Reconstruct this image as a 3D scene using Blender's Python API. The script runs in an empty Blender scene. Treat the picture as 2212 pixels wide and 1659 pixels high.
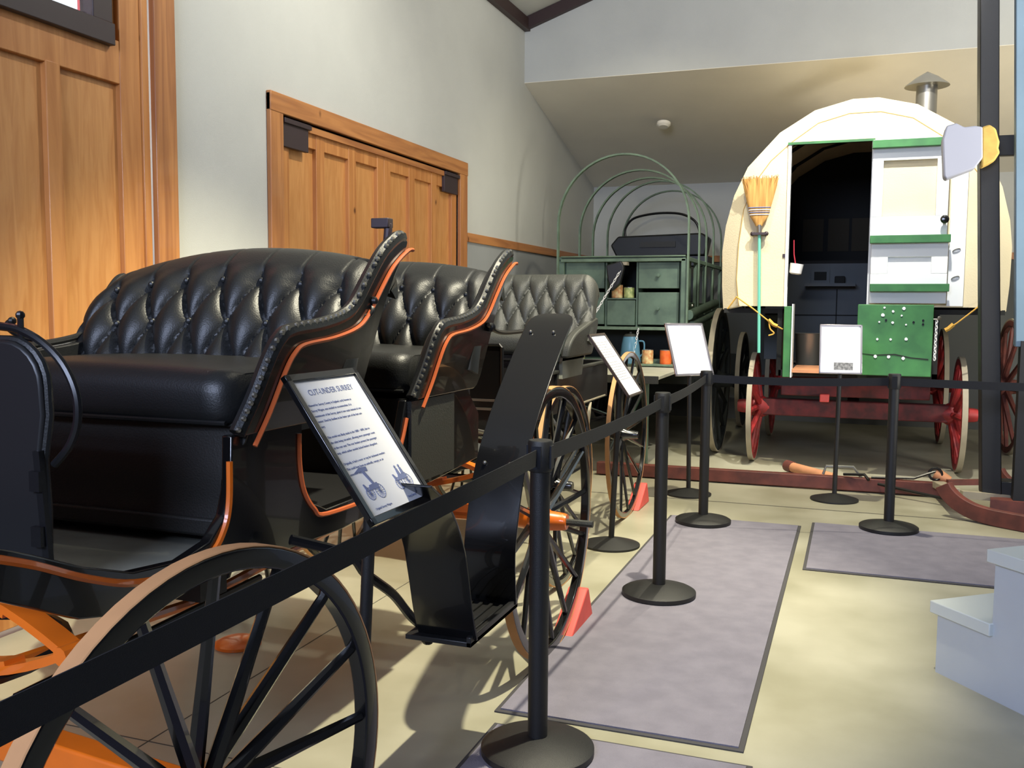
import bpy, bmesh, math, random
from mathutils import Vector, Matrix
random.seed(7)
S = bpy.context.scene
COL = S.collection
PI = math.pi
sin, cos = math.sin, math.cos

# ---------------------------------------------------------------- camera
cam_d = bpy.data.cameras.new('camera'); cam = bpy.data.objects.new('camera', cam_d); COL.objects.link(cam)
cam_d.sensor_width = 36.0; cam_d.lens = 2032.0/2212*36; cam_d.clip_start = .05; cam_d.clip_end = 100
yaw, pit, rol = [math.radians(a) for a in (20.03, 4.77, .414)]
fw = Vector((-sin(yaw)*cos(pit), cos(yaw)*cos(pit), -sin(pit)))
rt = Vector((cos(yaw), sin(yaw), 0)); up = rt.cross(fw)
r2 = rt*cos(rol)+up*sin(rol); u2 = up*cos(rol)-rt*sin(rol)
cam.matrix_world = Matrix(((r2.x, u2.x, -fw.x, 0), (r2.y, u2.y, -fw.y, 0), (r2.z, u2.z, -fw.z, 1.41), (0, 0, 0, 1)))
S.camera = cam

# ---------------------------------------------------------------- light
S.view_settings.view_transform = 'Standard'; S.view_settings.look = 'None'
S.view_settings.gamma = 1; S.view_settings.use_curve_mapping = False
S.view_settings.exposure = 0.0
w = bpy.data.worlds.new('world'); S.world = w; w.use_nodes = True
w.node_tree.nodes['Background'].inputs[0].default_value = (.62, .68, .85, 1)
w.node_tree.nodes['Background'].inputs[1].default_value = .09

def spot(loc, tgt, power, color, ang, blend=.6, r=.05):
    d = bpy.data.lights.new('track_spot', 'SPOT'); o = bpy.data.objects.new('track_spot_light', d); COL.objects.link(o)
    d.energy = power; d.color = color; d.spot_size = math.radians(ang); d.spot_blend = blend; d.shadow_soft_size = r
    o.location = loc; o.rotation_euler = (Vector(tgt)-Vector(loc)).to_track_quat('-Z', 'Y').to_euler(); return o
WARM = (1, .93, .70)
spot((-.15, 3.3, 4.9), (-1.95, 4.1, 0), 1650, WARM, 58, .5, .045)
spot((-.5, 6.7, 4.6), (-1.0, 6.7, .2), 760, WARM, 72, .7, .05)
spot((.35, 6.6, 4.7), (.10, 8.4, 2.5), 820, (1, .98, .90), 55, .4, .05)
spot((-1.0, 7.0, 4.4), (-2.1, 9.2, 1.5), 170, WARM, 85, .8, .06)
spot((-1.2, 5.0, 4.7), (-3.3, 4.9, 2.2), 300, (1, .97, .86), 100, 1, .08)
spot((1.3, 3.9, 4.7), (.6, 4.5, 0), 35, WARM, 100, .9, .08)
def area(loc, tgt, power, color, sx, sy, nm):
    d = bpy.data.lights.new(nm, 'AREA'); o = bpy.data.objects.new(nm, d); COL.objects.link(o)
    d.shape = 'RECTANGLE'; d.size = sx; d.size_y = sy; d.energy = power; d.color = color
    o.location = loc; o.rotation_euler = (Vector(tgt)-Vector(loc)).to_track_quat('-Z', 'Y').to_euler(); return o
area((-1.2, -2.9, 3.3), (-1.2, 6, 3.4), 420, (.62, .72, 1), 2.6, 1.6, 'daylight_rear_window')
area((1.6, 4.2, 5.0), (-.3, 10.2, 3.5), 110, (1, .99, .98), 3.0, .8, 'gable_fill')  # added unseen fill light for the gable and far upper walls
area((3.8, 5.6, 1.5), (-1.0, 10.4, 3.9), 120, (1, .96, .86), 1.6, 1.0, 'soffit_fill').data.spread = math.radians(110)  # added fill from off to the right, brightens the sloped ceiling
area((-4.6, 5.5, 5.6), (-6.5, 5.8, 3.2), 230, (1, 1, 1), 2.0, 2.0, 'daylight_outside')
area((-5.2, 2.2, 2.2), (-3.4, 3.95, 2.0), 90, (.9, .95, 1), 1.0, 1.6, 'daylight_outside_door')

# ---------------------------------------------------------------- materials
def lin(c):
    return tuple(((x/255)/12.92 if x/255 <= .04045 else ((x/255+.055)/1.055)**2.4) for x in c)+(1,)
def mat(name, rgb, rough=.6, metal=0, spec=.5, var=0, vscale=6, bump=0, bscale=60, rgb2=None, stretch=None, coat=0, rvar=0):
    m = bpy.data.materials.new(name); m.use_nodes = True; nt = m.node_tree; b = nt.nodes['Principled BSDF']
    c = lin(rgb); b.inputs['Base Color'].default_value = c
    b.inputs['Roughness'].default_value = rough; b.inputs['Metallic'].default_value = metal
    b.inputs['Specular IOR Level'].default_value = spec; b.inputs['Coat Weight'].default_value = coat
    tc = nt.nodes.new('ShaderNodeTexCoord'); mp = nt.nodes.new('ShaderNodeMapping'); nt.links.new(tc.outputs['Object'], mp.inputs[0])
    if stretch: mp.inputs['Scale'].default_value = stretch
    n = nt.nodes.new('ShaderNodeTexNoise'); n.inputs['Scale'].default_value = vscale; n.inputs['Detail'].default_value = 6
    nt.links.new(mp.outputs[0], n.inputs['Vector'])
    if var or rgb2:
        r = nt.nodes.new('ShaderNodeValToRGB'); nt.links.new(n.outputs['Fac'], r.inputs[0])
        c2 = lin(rgb2) if rgb2 else tuple(x*(1-var) for x in c[:3])+(1,)
        r.color_ramp.elements[0].position = .35; r.color_ramp.elements[0].color = c2
        r.color_ramp.elements[1].position = .65; r.color_ramp.elements[1].color = c
        nt.links.new(r.outputs[0], b.inputs['Base Color'])
    if rvar:
        mr = nt.nodes.new('ShaderNodeMapRange'); nt.links.new(n.outputs['Fac'], mr.inputs[0])
        mr.inputs['To Min'].default_value = rough-rvar; mr.inputs['To Max'].default_value = rough+rvar
        nt.links.new(mr.outputs[0], b.inputs['Roughness'])
    if bump:
        n2 = nt.nodes.new('ShaderNodeTexNoise'); n2.inputs['Scale'].default_value = bscale; n2.inputs['Detail'].default_value = 4
        nt.links.new(tc.outputs['Object'], n2.inputs['Vector'])
        bp = nt.nodes.new('ShaderNodeBump'); bp.inputs['Strength'].default_value = bump; bp.inputs['Distance'].default_value = .01
        nt.links.new(n2.outputs['Fac'], bp.inputs['Height']); nt.links.new(bp.outputs[0], b.inputs['Normal'])
    return m
def wood(name, rgb, rgb2, grain=(1, 1, .07), scale=14, knots=True, rough=.45):
    m = bpy.data.materials.new(name); m.use_nodes = True; nt = m.node_tree; b = nt.nodes['Principled BSDF']
    b.inputs['Roughness'].default_value = rough; b.inputs['Coat Weight'].default_value = .15
    tc = nt.nodes.new('ShaderNodeTexCoord'); mp = nt.nodes.new('ShaderNodeMapping'); mp.inputs['Scale'].default_value = grain
    nt.links.new(tc.outputs['Object'], mp.inputs[0])
    n = nt.nodes.new('ShaderNodeTexNoise'); n.inputs['Scale'].default_value = scale; n.inputs['Detail'].default_value = 8; n.inputs['Distortion'].default_value = 1.2
    nt.links.new(mp.outputs[0], n.inputs['Vector'])
    r = nt.nodes.new('ShaderNodeValToRGB'); r.color_ramp.elements[0].position = .34; r.color_ramp.elements[1].position = .62
    r.color_ramp.elements[0].color = lin(rgb2); r.color_ramp.elements[1].color = lin(rgb)
    nt.links.new(n.outputs['Fac'], r.inputs[0]); out = r.outputs[0]
    if knots:
        mk = nt.nodes.new('ShaderNodeMapping'); mk.inputs['Scale'].default_value = (3.2, 3.2, 2.2)
        v = nt.nodes.new('ShaderNodeTexVoronoi'); v.inputs['Scale'].default_value = 1.5; nt.links.new(tc.outputs['Object'], mk.inputs[0]); nt.links.new(mk.outputs[0], v.inputs['Vector'])
        k = nt.nodes.new('ShaderNodeValToRGB'); k.color_ramp.elements[0].position = .03; k.color_ramp.elements[1].position = .10
        k.color_ramp.elements[0].color = (.22, .16, .12, 1); k.color_ramp.elements[1].color = (1, 1, 1, 1)
        nt.links.new(v.outputs['Distance'], k.inputs[0])
        mx = nt.nodes.new('ShaderNodeMix'); mx.data_type = 'RGBA'; mx.blend_type = 'MULTIPLY'; mx.inputs[0].default_value = 1
        nt.links.new(out, mx.inputs[6]); nt.links.new(k.outputs[0], mx.inputs[7]); out = mx.outputs[2]
    nt.links.new(out, b.inputs['Base Color']); return m
M = {}
M['cream'] = mat('cream_plaster', (190, 190, 182), .85, var=.06, vscale=2, bump=.15, bscale=150)
M['greywall'] = mat('grey_wainscot', (150, 152, 150), .8, var=.08, vscale=2)
M['soffit'] = mat('soffit_plaster', (236, 228, 208), .9, var=.05, vscale=2, bump=.15, bscale=150)
M['greyshade'] = mat('shaded_grey_wainscot', (92, 94, 92), .85, var=.08, vscale=2)  # wainscot grey darkened: shade on the lower back wall put into the colour
M['darktrim'] = mat('dark_brown_trim', (52, 34, 30), .5)
M['concrete'] = mat('polished_concrete', (172, 168, 148), .38, rgb2=(146, 142, 120), vscale=1.6, rvar=.08)
M['joint'] = mat('concrete_joint', (84, 80, 70), .8)
M['carpet'] = mat('grey_carpet', (132, 128, 140), .95, rgb2=(122, 118, 130), vscale=9, bump=.6, bscale=400)
M['rubber'] = mat('dark_rubber_edge', (62, 60, 62), .8)
M['fir'] = wood('fir_door_boards', (196, 134, 74), (170, 108, 54))
M['firtrim'] = wood('fir_trim', (184, 124, 70), (150, 94, 52))
M['firrail'] = wood('fir_rail', (184, 124, 70), (150, 94, 52), grain=(1, .07, 1))
M['ply'] = wood('fir_plywood_panels', (198, 140, 80), (184, 124, 66), grain=(1, 1, .12), scale=26, knots=False)
M['brownmetal'] = mat('dark_brown_metal', (58, 46, 46), .45)
M['bronze'] = mat('bronze_hinge', (62, 50, 52), .5, metal=.3)
M['leather'] = mat('black_leather', (24, 25, 25), .43, bump=.12, bscale=220, spec=.45)
M['leather2'] = mat('worn_black_leather', (46, 47, 43), .5, bump=.25, bscale=220)
M['flap'] = mat('dull_black_leather', (38, 38, 36), .55, bump=.2, bscale=200)
M['black'] = mat('black_gloss_paint', (14, 14, 15), .22, coat=.5)
M['blackdull'] = mat('black_satin_paint', (22, 22, 23), .42)
M['iron'] = mat('black_iron', (20, 20, 22), .35, metal=.2)
M['orange'] = mat('orange_coach_paint', (232, 112, 22), .35, coat=.4, var=.12, vscale=8)
M['stripe'] = mat('orange_pinstripe', (186, 92, 50), .35)
M['tan'] = mat('tan_rubber_tyre', (190, 140, 92), .75, var=.12, vscale=10)
M['steel'] = mat('worn_steel', (150, 148, 142), .35, metal=.9)
M['brass'] = mat('nail_heads', (188, 184, 172), .3, metal=1)
M['grime'] = mat('grey_floorboards', (150, 152, 140), .7, var=.2, vscale=8)
M['green'] = mat('aged_green_paint', (92, 112, 94), .6, rgb2=(74, 92, 78), vscale=7)
M['greenb'] = mat('green_paint', (62, 122, 66), .55, rgb2=(48, 100, 56), vscale=6)
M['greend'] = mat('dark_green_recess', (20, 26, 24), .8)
M['hoop'] = mat('bent_green_hoop_wood', (102, 122, 100), .6, var=.3, vscale=12)
M['canvas'] = mat('cream_canvas', (224, 210, 174), .85, var=.07, vscale=3, bump=.2, bscale=90)
M['white'] = mat('white_paint', (226, 228, 226), .5)
M['seam'] = mat('canvas_seam', (186, 152, 92), .85)
M['red'] = mat('worn_red_paint', (160, 38, 38), .55, rgb2=(104, 26, 26), vscale=9)
M['redshade'] = mat('shaded_red_paint', (104, 32, 32), .7, rgb2=(62, 22, 22), vscale=9)  # worn red darkened: underbody shade is put into the colour
M['redwood'] = mat('red_brown_sled_wood', (112, 58, 48), .6, rgb2=(84, 44, 38), vscale=9)
M['rawwood'] = mat('raw_wood', (196, 136, 96), .65, var=.2, vscale=10)
M['paletimber'] = mat('pale_timber', (160, 150, 128), .7, var=.15, vscale=8)
M['rope'] = mat('yellow_rope', (206, 158, 66), .8)
M['straw'] = mat('broom_straw', (206, 160, 88), .8, rgb2=(168, 120, 58), vscale=60, stretch=(1, 1, .05))
M['turq'] = mat('turquoise_handle', (104, 186, 164), .45)
M['redstring'] = mat('red_string', (160, 20, 44), .7)
M['blackplastic'] = mat('black_powder_coat', (22, 22, 22), .5, bump=.2, bscale=500)
M['belt'] = mat('black_webbing', (18, 20, 26), .85, bump=.3, bscale=600)
M['paper'] = mat('white_paper', (232, 232, 236), .6)
M['ink'] = mat('blue_grey_ink', (112, 122, 160), .7)
M['greyink'] = mat('grey_picture', (150, 150, 150), .7, rgb2=(90, 90, 92), vscale=60)
M['silver'] = mat('silver_frame', (176, 172, 178), .3, metal=.8)
M['darkwood'] = mat('dark_wood_frame', (46, 36, 34), .4)
M['bluegrey'] = mat('blue_grey_paint', (112, 136, 152), .5, var=.12, vscale=3)
M['stepgrey'] = mat('grey_step_paint', (184, 190, 196), .5, var=.05, vscale=4)
M['steptop'] = mat('pale_grey_tread', (196, 202, 200), .45)
M['chock'] = mat('red_chock', (226, 88, 80), .55, var=.1, vscale=12)
M['tin'] = mat('tin', (150, 146, 136), .35, metal=.8)
M['can1'] = mat('cream_can_label', (214, 196, 140), .5, rgb2=(190, 120, 70), vscale=30)
M['can2'] = mat('orange_can_label', (226, 112, 44), .5, rgb2=(214, 84, 30), vscale=20)
M['can3'] = mat('green_can_label', (196, 200, 130), .5, rgb2=(120, 140, 80), vscale=30)
M['bluepot'] = mat('blue_enamel', (84, 128, 150), .3)
M['enamel'] = mat('white_enamel', (228, 226, 222), .3)
M['tabletop'] = mat('worn_pale_boards', (170, 168, 152), .6, var=.12, vscale=8)
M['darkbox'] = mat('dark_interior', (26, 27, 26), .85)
M['interior'] = mat('interior_boards', (96, 102, 106), .8, var=.06)
M['blind'] = mat('tan_window_cloth', (60, 54, 42), .9)
M['waxblock'] = mat('white_block', (166, 168, 180), .8)
M['yellowed'] = mat('yellowed_edge', (216, 178, 92), .8, var=.2, vscale=20)
M['barn'] = mat('outside_red_wall', (190, 90, 96), .8)
M['outsky'] = mat('outside_white_trim', (210, 225, 235), .8)
gm = bpy.data.materials.new('window_glass'); gm.use_nodes = True
gb = gm.node_tree.nodes['Principled BSDF']; gb.inputs['Transmission Weight'].default_value = 1; gb.inputs['Roughness'].default_value = .02; gb.inputs['IOR'].default_value = 1.1
M['glass'] = gm

# ---------------------------------------------------------------- helpers
def tag(o, label=None, cat=None, group=None, kind=None):
    if label: o['label'] = label
    if cat: o['category'] = cat
    if group: o['group'] = group
    if kind: o['kind'] = kind
    return o
def thing(name, label, cat, loc=(0, 0, 0), rz=0, group=None):
    o = bpy.data.objects.new(name, None); COL.objects.link(o); o.empty_display_size = .1
    o.location = loc; o.rotation_euler = (0, 0, rz); return tag(o, label, cat, group)
def wloc(p):
    v = Vector((0, 0, 0))
    while p: v += p.location; p = p.parent
    return v
class MB:
    def __init__(s): s.v = []; s.f = []
    def add(s, vs, fs):
        n = len(s.v); s.v += [Vector(a) for a in vs]; s.f += [tuple(i+n for i in f) for f in fs]; return s
    def box(s, x0, x1, y0, y1, z0, z1):
        return s.add([(x0, y0, z0), (x1, y0, z0), (x1, y1, z0), (x0, y1, z0), (x0, y0, z1), (x1, y0, z1), (x1, y1, z1), (x0, y1, z1)],
                     [(0, 3, 2, 1), (4, 5, 6, 7), (0, 1, 5, 4), (1, 2, 6, 5), (2, 3, 7, 6), (3, 0, 4, 7)])
    def beam(s, a, b, wd, ht, upv=(0, 0, 1)):
        a = Vector(a); b = Vector(b); d = (b-a).normalized(); u = Vector(upv); sd = d.cross(u).normalized(); u = sd.cross(d).normalized()
        c = [sd*wd/2*i+u*ht/2*j for i, j in ((-1, -1), (1, -1), (1, 1), (-1, 1))]
        return s.add([a+q for q in c]+[b+q for q in c], [(3, 2, 1, 0), (4, 5, 6, 7), (0, 1, 5, 4), (1, 2, 6, 5), (2, 3, 7, 6), (3, 0, 4, 7)])
    def prism(s, pts, t0, t1, ax='x'):
        # pts in the other two axes in order; extruded along ax from t0 to t1 (numbers or functions of the point)
        f = {'x': lambda p, t: (t, p[0], p[1]), 'y': lambda p, t: (p[0], t, p[1]), 'z': lambda p, t: (p[0], p[1], t)}[ax]
        g0 = t0 if callable(t0) else (lambda p: t0); g1 = t1 if callable(t1) else (lambda p: t1)
        n = len(pts); vs = [f(p, g0(p)) for p in pts]+[f(p, g1(p)) for p in pts]
        return s.add(vs, [tuple(range(n))[::-1], tuple(range(n, 2*n))]+[(i, (i+1) % n, n+(i+1) % n, n+i) for i in range(n)])
    def ring(s, sections, closed=False, caps=True):
        n = len(sections[0]); m = len(sections); vs = [p for sec in sections for p in sec]; fs = []
        for i in range(m if closed else m-1):
            j = (i+1) % m
            for k in range(n):
                l = (k+1) % n; fs.append((i*n+k, i*n+l, j*n+l, j*n+k))
        if caps and not closed: fs += [tuple(range(n))[::-1], tuple(range((m-1)*n, m*n))]
        return s.add(vs, fs)
    def tube(s, pts, r, n=8, closed=False, caps=True):
        P = [Vector(p) for p in pts]; m = len(P); R = r if isinstance(r, (list, tuple)) else [r]*m
        secs = []; nrm = None
        for i in range(m):
            a = P[(i-1) % m] if (closed or i > 0) else P[i]; b = P[(i+1) % m] if (closed or i < m-1) else P[i]
            t = (b-a).normalized()
            if nrm is None: nrm = t.orthogonal().normalized()
            nrm = (nrm-t*nrm.dot(t)).normalized(); bn = t.cross(nrm)
            secs.append([P[i]+(nrm*cos(2*PI*k/n)+bn*sin(2*PI*k/n))*R[i] for k in range(n)])
        return s.ring(secs, closed, caps)
    def lathe(s, prof, c=(0, 0, 0), ax=(0, 0, 1), n=24):
        # prof: (radius, distance along ax)
        c = Vector(c); a = Vector(ax).normalized(); u = a.orthogonal().normalized(); v = a.cross(u)
        secs = [[c+a*h+(u*cos(2*PI*k/n)+v*sin(2*PI*k/n))*max(r, 1e-4) for k in range(n)] for r, h in prof]
        return s.ring(secs)
    def sweep(s, pts, w0, w1, t, side=None):
        # flat bar along pts: width vector given by side dir * (w0..w1), thickness t
        P = [Vector(p) for p in pts]; sd = Vector(side).normalized(); secs = []
        for i in range(len(P)):
            a = P[max(i-1, 0)]; b = P[min(i+1, len(P)-1)]; d = (b-a).normalized(); nn = d.cross(sd).normalized()
            W0 = w0[i] if isinstance(w0, (list, tuple)) else w0; W1 = w1[i] if isinstance(w1, (list, tuple)) else w1
            secs.append([P[i]+sd*W0-nn*t/2, P[i]+sd*W1-nn*t/2, P[i]+sd*W1+nn*t/2, P[i]+sd*W0+nn*t/2])
        return s.ring(secs)
    def sphere(s, c, r, n=8, m=5, sc=(1, 1, 1)):
        c = Vector(c); secs = []
        for i in range(m+1):
            a = PI*i/m; rr = max(sin(a), 1e-3)
            secs.append([c+Vector((cos(2*PI*k/n)*rr*r*sc[0], sin(2*PI*k/n)*rr*r*sc[1], cos(a)*r*sc[2])) for k in range(n)])
        return s.ring(secs)
    def build(s, name, m, parent=None, world=True, smooth=35, bevel=0, loc=None, sub=0):
        off = Vector((0, 0, 0))
        if loc is not None: off = Vector(loc)
        elif parent is not None and world: off = wloc(parent)
        me = bpy.data.meshes.new(name); me.from_pydata([v-off for v in s.v], [], s.f)
        bm = bmesh.new(); bm.from_mesh(me); bmesh.ops.recalc_face_normals(bm, faces=bm.faces)
        if smooth:
            th = math.radians(smooth)
            for f in bm.faces: f.smooth = True
            for e in bm.edges:
                if len(e.link_faces) == 2 and e.calc_face_angle(0) > th: e.smooth = False
        bm.to_mesh(me); bm.free()
        o = bpy.data.objects.new(name, me); COL.objects.link(o); me.materials.append(M[m] if isinstance(m, str) else m)
        if parent is not None:
            o.parent = parent
            if loc is not None: o.location = off-wloc(parent) if world else off
        elif loc is not None: o.location = off
        if bevel:
            b = o.modifiers.new('bevel', 'BEVEL'); b.width = bevel; b.segments = 2; b.limit_method = 'ANGLE'
        if sub:
            b = o.modifiers.new('subdiv', 'SUBSURF'); b.levels = sub; b.render_levels = sub
        return o
def struct(o): o['kind'] = 'structure'; return o
def copy_tree(o, parent=None):
    c = o.copy(); COL.objects.link(c); c.parent = parent
    for ch in list(o.children): copy_tree(ch, c)
    return c
def arc(cx, cy, r, a0, a1, n, ry=None):
    ry = ry or r
    return [(cx+r*cos(math.radians(a0+(a1-a0)*i/n)), cy+ry*sin(math.radians(a0+(a1-a0)*i/n))) for i in range(n+1)]
def smoothpts(P, k=4):
    P = [Vector(p) for p in P]; out = []
    for i in range(len(P)-1):
        p0 = P[max(i-1, 0)]; p1 = P[i]; p2 = P[i+1]; p3 = P[min(i+2, len(P)-1)]
        for j in range(k):
            t = j/k; out.append(.5*((2*p1)+(-p0+p2)*t+(2*p0-5*p1+4*p2-p3)*t*t+(-p0+3*p1-3*p2+p3)*t**3))
    out.append(P[-1]); return out

def wheel(parent, c, R, side=1, yw=0, n=16, rim_d=.042, rim_w=.034, tyre='tan', paint='black', hubm=None, hub_r=.05, hub_l=.16, dish=.05, ph=0, spoke_r=.0135, name='wheel', tread=.003):
    # local frame: axis X, side = +1 when the outer face looks to +x ; children: tyre, hub, spokes
    W = wloc(parent) if parent else Vector((0, 0, 0)); hubm = hubm or paint
    def torus(mb, r0, r1, x0, x1, N=72):
        secs = []
        for i in range(N):
            a = 2*PI*i/N; u = Vector((0, cos(a), sin(a)))
            secs.append([Vector((x0, 0, 0))+u*r0, Vector((x1, 0, 0))+u*r0, Vector((x1, 0, 0))+u*(r0+r1)/2 + Vector((side*.002,0,0)), Vector((x1, 0, 0))+u*r1, Vector((x0, 0, 0))+u*r1])
        return mb.ring(secs, closed=True)
    hw = rim_w/2
    w_ = torus(MB(), R-tread-rim_d, R-tread, -hw, hw).build(name, paint, parent, world=False, loc=(0, 0, 0), bevel=.004)
    w_.location = Vector(c)-W; w_.rotation_euler = (0, 0, yw)
    torus(MB(), R-tread-.001, R, -hw*.95, hw*.95).build('tyre', tyre, w_, world=False)
    hx = -side*dish
    hb = MB().lathe([(hub_r*.35, -hub_l*.62), (hub_r*.72, -hub_l*.6), (hub_r*.85, -hub_l*.3), (hub_r*1.15, -hub_l*.14), (hub_r*1.15, hub_l*.14), (hub_r*.8, hub_l*.25), (hub_r*.7, hub_l*.55), (hub_r*.62, hub_l*.62), (.001, hub_l*.62)], (hx, 0, 0), (side, 0, 0), 20)
    hb.build('hub', hubm, w_, world=False)
    for k in range(n):
        a = 2*PI*k/n+ph; u = Vector((0, cos(a), sin(a))); st = hx+(.012 if k % 2 else -.012)
        p0 = Vector((st, 0, 0))+u*hub_r*.9; p1 = u*(R-tread-rim_d+.004)
        q = [p0.lerp(p1, t) for t in (0, .25, .6, 1)]
        MB().tube(q, [spoke_r*1.25, spoke_r*1.2, spoke_r, spoke_r*.85], 7).build('spoke', paint, w_, world=False)
    return w_

def tufted(x0, x1, prof, du, rows, depth, crest=0, corner=0, k1=.36, nx=96, nv=48, thick=.05, lean=0):
    """upholstered back: prof = (y,z) points bottom to top; rows = v positions of the button rows"""
    P = smoothpts([(0, a, b) for a, b in prof], 8); L = [0]
    for i in range(1, len(P)): L.append(L[-1]+(P[i]-P[i-1]).length)
    T = L[-1]
    def at(v):
        d = v*T
        for i in range(1, len(P)):
            if L[i] >= d-1e-9:
                t = (d-L[i-1])/max(L[i]-L[i-1], 1e-9); return P[i-1].lerp(P[i], t), (P[i]-P[i-1]).normalized()
        return P[-1], (P[-1]-P[-2]).normalized()
    rowd = (rows[1]-rows[0]) if len(rows) > 1 else .2
    mb = MB(); grid = []
    def drop(u, v):
        e = min(u, 1-u)*(x1-x0)
        return (-(corner-math.sqrt(max(0, corner**2-(corner-e)**2)))*v if e < corner else 0)-lean*(1-u)*v
    for j in range(nv+1):
        v = j/nv; p, t = at(v); nrm = Vector((0, -t.z, t.y))   # toward the sitter (-y)
        row = []
        for i in range(nx+1):
            u = i/nx; x = x0+(x1-x0)*u; s_ = (x-(x0+x1)/2)/du
            r = (v-rows[0])/rowd
            if 0 <= r <= len(rows)-1:
                a = (s_*2+r)/2; b = (s_*2-r)/2
                h = (abs(sin(PI*a))*abs(sin(PI*b)))**k1
            else:
                rr = 0 if r < 0 else len(rows)-1
                k = abs(sin(PI*(s_+(rr % 2)*.5)))
                e = min(abs(r-rr)/1.2, 1)
                h = (k**(k1*1.6))*(1-min(1, e*3.5))+min(1, e*3.5)*.85*(1-(.16-.10*e)*math.exp(-(k/.10)**2)) if rr else k**(k1*1.6)
            edge = min(u, 1-u)*(x1-x0)/.06; h *= min(1, .45+.55*edge)
            endr = min(1, (1-v)/.10)
            row.append(Vector((x, p.y, p.z+crest*(1-(2*u-1)**2)*v+drop(u, v)))+nrm*(depth*h*min(1, .35+.65*endr)))
        grid.append(row)
    vs = [q for r_ in grid for q in r_]; n = nx+1
    back = []
    for j in range(nv+1):
        v = j/nv; p, t = at(v); nrm = Vector((0, -t.z, t.y))
        back.append([Vector((x0+(x1-x0)*i/nx, p.y, p.z+crest*(1-(2*i/nx-1)**2)*v+drop(i/nx, v)))-nrm*thick*min(1,(1-v)/.15+.2) for i in range(nx+1)])
    vs2 = [q for r_ in back for q in r_]; N = len(vs)
    fs = [(j*n+i, j*n+i+1, (j+1)*n+i+1, (j+1)*n+i) for j in range(nv) for i in range(nx)]
    fs += [(N+j*n+i, N+(j+1)*n+i, N+(j+1)*n+i+1, N+j*n+i+1) for j in range(nv) for i in range(nx)]
    for i in range(nx):
        fs += [(i, N+i, N+i+1, i+1), (nv*n+i, nv*n+i+1, N+nv*n+i+1, N+nv*n+i)]
    for j in range(nv):
        fs += [(j*n, (j+1)*n, N+(j+1)*n, N+j*n), (j*n+nx, N+j*n+nx, N+(j+1)*n+nx, (j+1)*n+nx)]
    mb.add(vs+vs2, fs)
    # buttons
    bt = []
    for q, rv in enumerate(rows):
        p, t = at(rv); nrm = Vector((0, -t.z, t.y)); k = -12
        while k <= 12:
            s_ = k+(.5 if q % 2 else 0); x = (x0+x1)/2+s_*du
            if x0+.04 < x < x1-.04:
                u = (x-x0)/(x1-x0); bt.append(Vector((x, p.y, p.z+crest*(1-(2*u-1)**2)*rv))+nrm*.004)
            k += 1
    return mb, bt

def cushion(x0, x1, y0, y1, z0, z1, r=.05, puff=.015):
    # rounded seat cushion
    mb = MB(); prof = []
    for cx, cz, a0 in ((y1-.02, z0+.02, -90), (y1-.02, z1-.02, 0), (y0+r, z1-r, 90), (y0+r*.7, z0+r*.7, 180)):
        rr = {(-90): .02, 0: .02, 90: r, 180: r*.7}[a0]
        for i in range(5):
            a = math.radians(a0+90*i/4); prof.append((cx+rr*cos(a), cz+rr*sin(a)))
    secs = []; n = 24
    cy = (y0+y1)/2; cz = (z0+z1)/2
    for i in range(n+1):
        u = i/n; e = min(u, 1-u)*(x1-x0); k = min(1, e/.05); sc = math.sqrt(max(0, 1-(1-k)**2))*.12+.88
        secs.append([Vector((x0+(x1-x0)*u, cy+(a-cy)*sc, cz+(b-cz)*sc+(puff*(1-(2*u-1)**2) if b > cz else 0))) for a, b in prof])
    return mb.ring(secs)

# ================================================================ THE ROOM
XW = -3.3; YB = 12.14; YG = 9.36
def wallbox(name, m, *a): return struct(MB().box(*a).build(name, m))
struct(MB().box(-3.5, 5.0, -3, 12.4, -.1, 0).build('floor', 'concrete', smooth=0))
for nm, a in (('trim_1', (XW, 5, 6.84, 6.855, 0, .0015)), ('trim_3', (XW, -1.2, 2.35, 2.354, 0, .0012)), ('trim_4', (-2.1, -2.096, -3, 6.8, 0, .0012))):
    wallbox(nm, 'joint', *a)
# left wall with the openings of the two doors (door_1: Y<3.9, door_2: Y 4.9-7.7)
wl = MB()
D1 = 3.95; D2a, D2b, D2z = 4.92, 7.68, 2.60
wl.box(XW-.2, XW, D1, D2a, 0, 4.45); wl.box(XW-.2, XW, D2a, D2b, D2z, 4.45); wl.box(XW-.2, XW, D2b, YB, 2.05, 4.45)
wl.box(XW-.2, XW, -3, D1, 4.1, 4.45); wl.build('wall_left', 'cream')['kind'] = 'structure'
wl = MB(); wl.box(XW-.2, XW, D2b, YB, 0, 2.05); wl.build('wall_left', 'greywall')['kind'] = 'structure'
wl = MB(); wl.box(XW-.2, 5, YB, YB+.2, 0, 2.05); wl.build('wall_back', 'greyshade')['kind'] = 'structure'
wl = MB(); wl.box(XW-.2, 5, YB, YB+.2, 2.05, 3.0); wl.build('wall_back', 'cream')['kind'] = 'structure'
struct(MB().prism([(YG, 3.695), (YB+.2, 2.913), (YB+.2, 3.05), (YG+.02, 3.84)], XW-.2, 5, 'x').build('ceiling', 'soffit', smooth=0))
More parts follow.
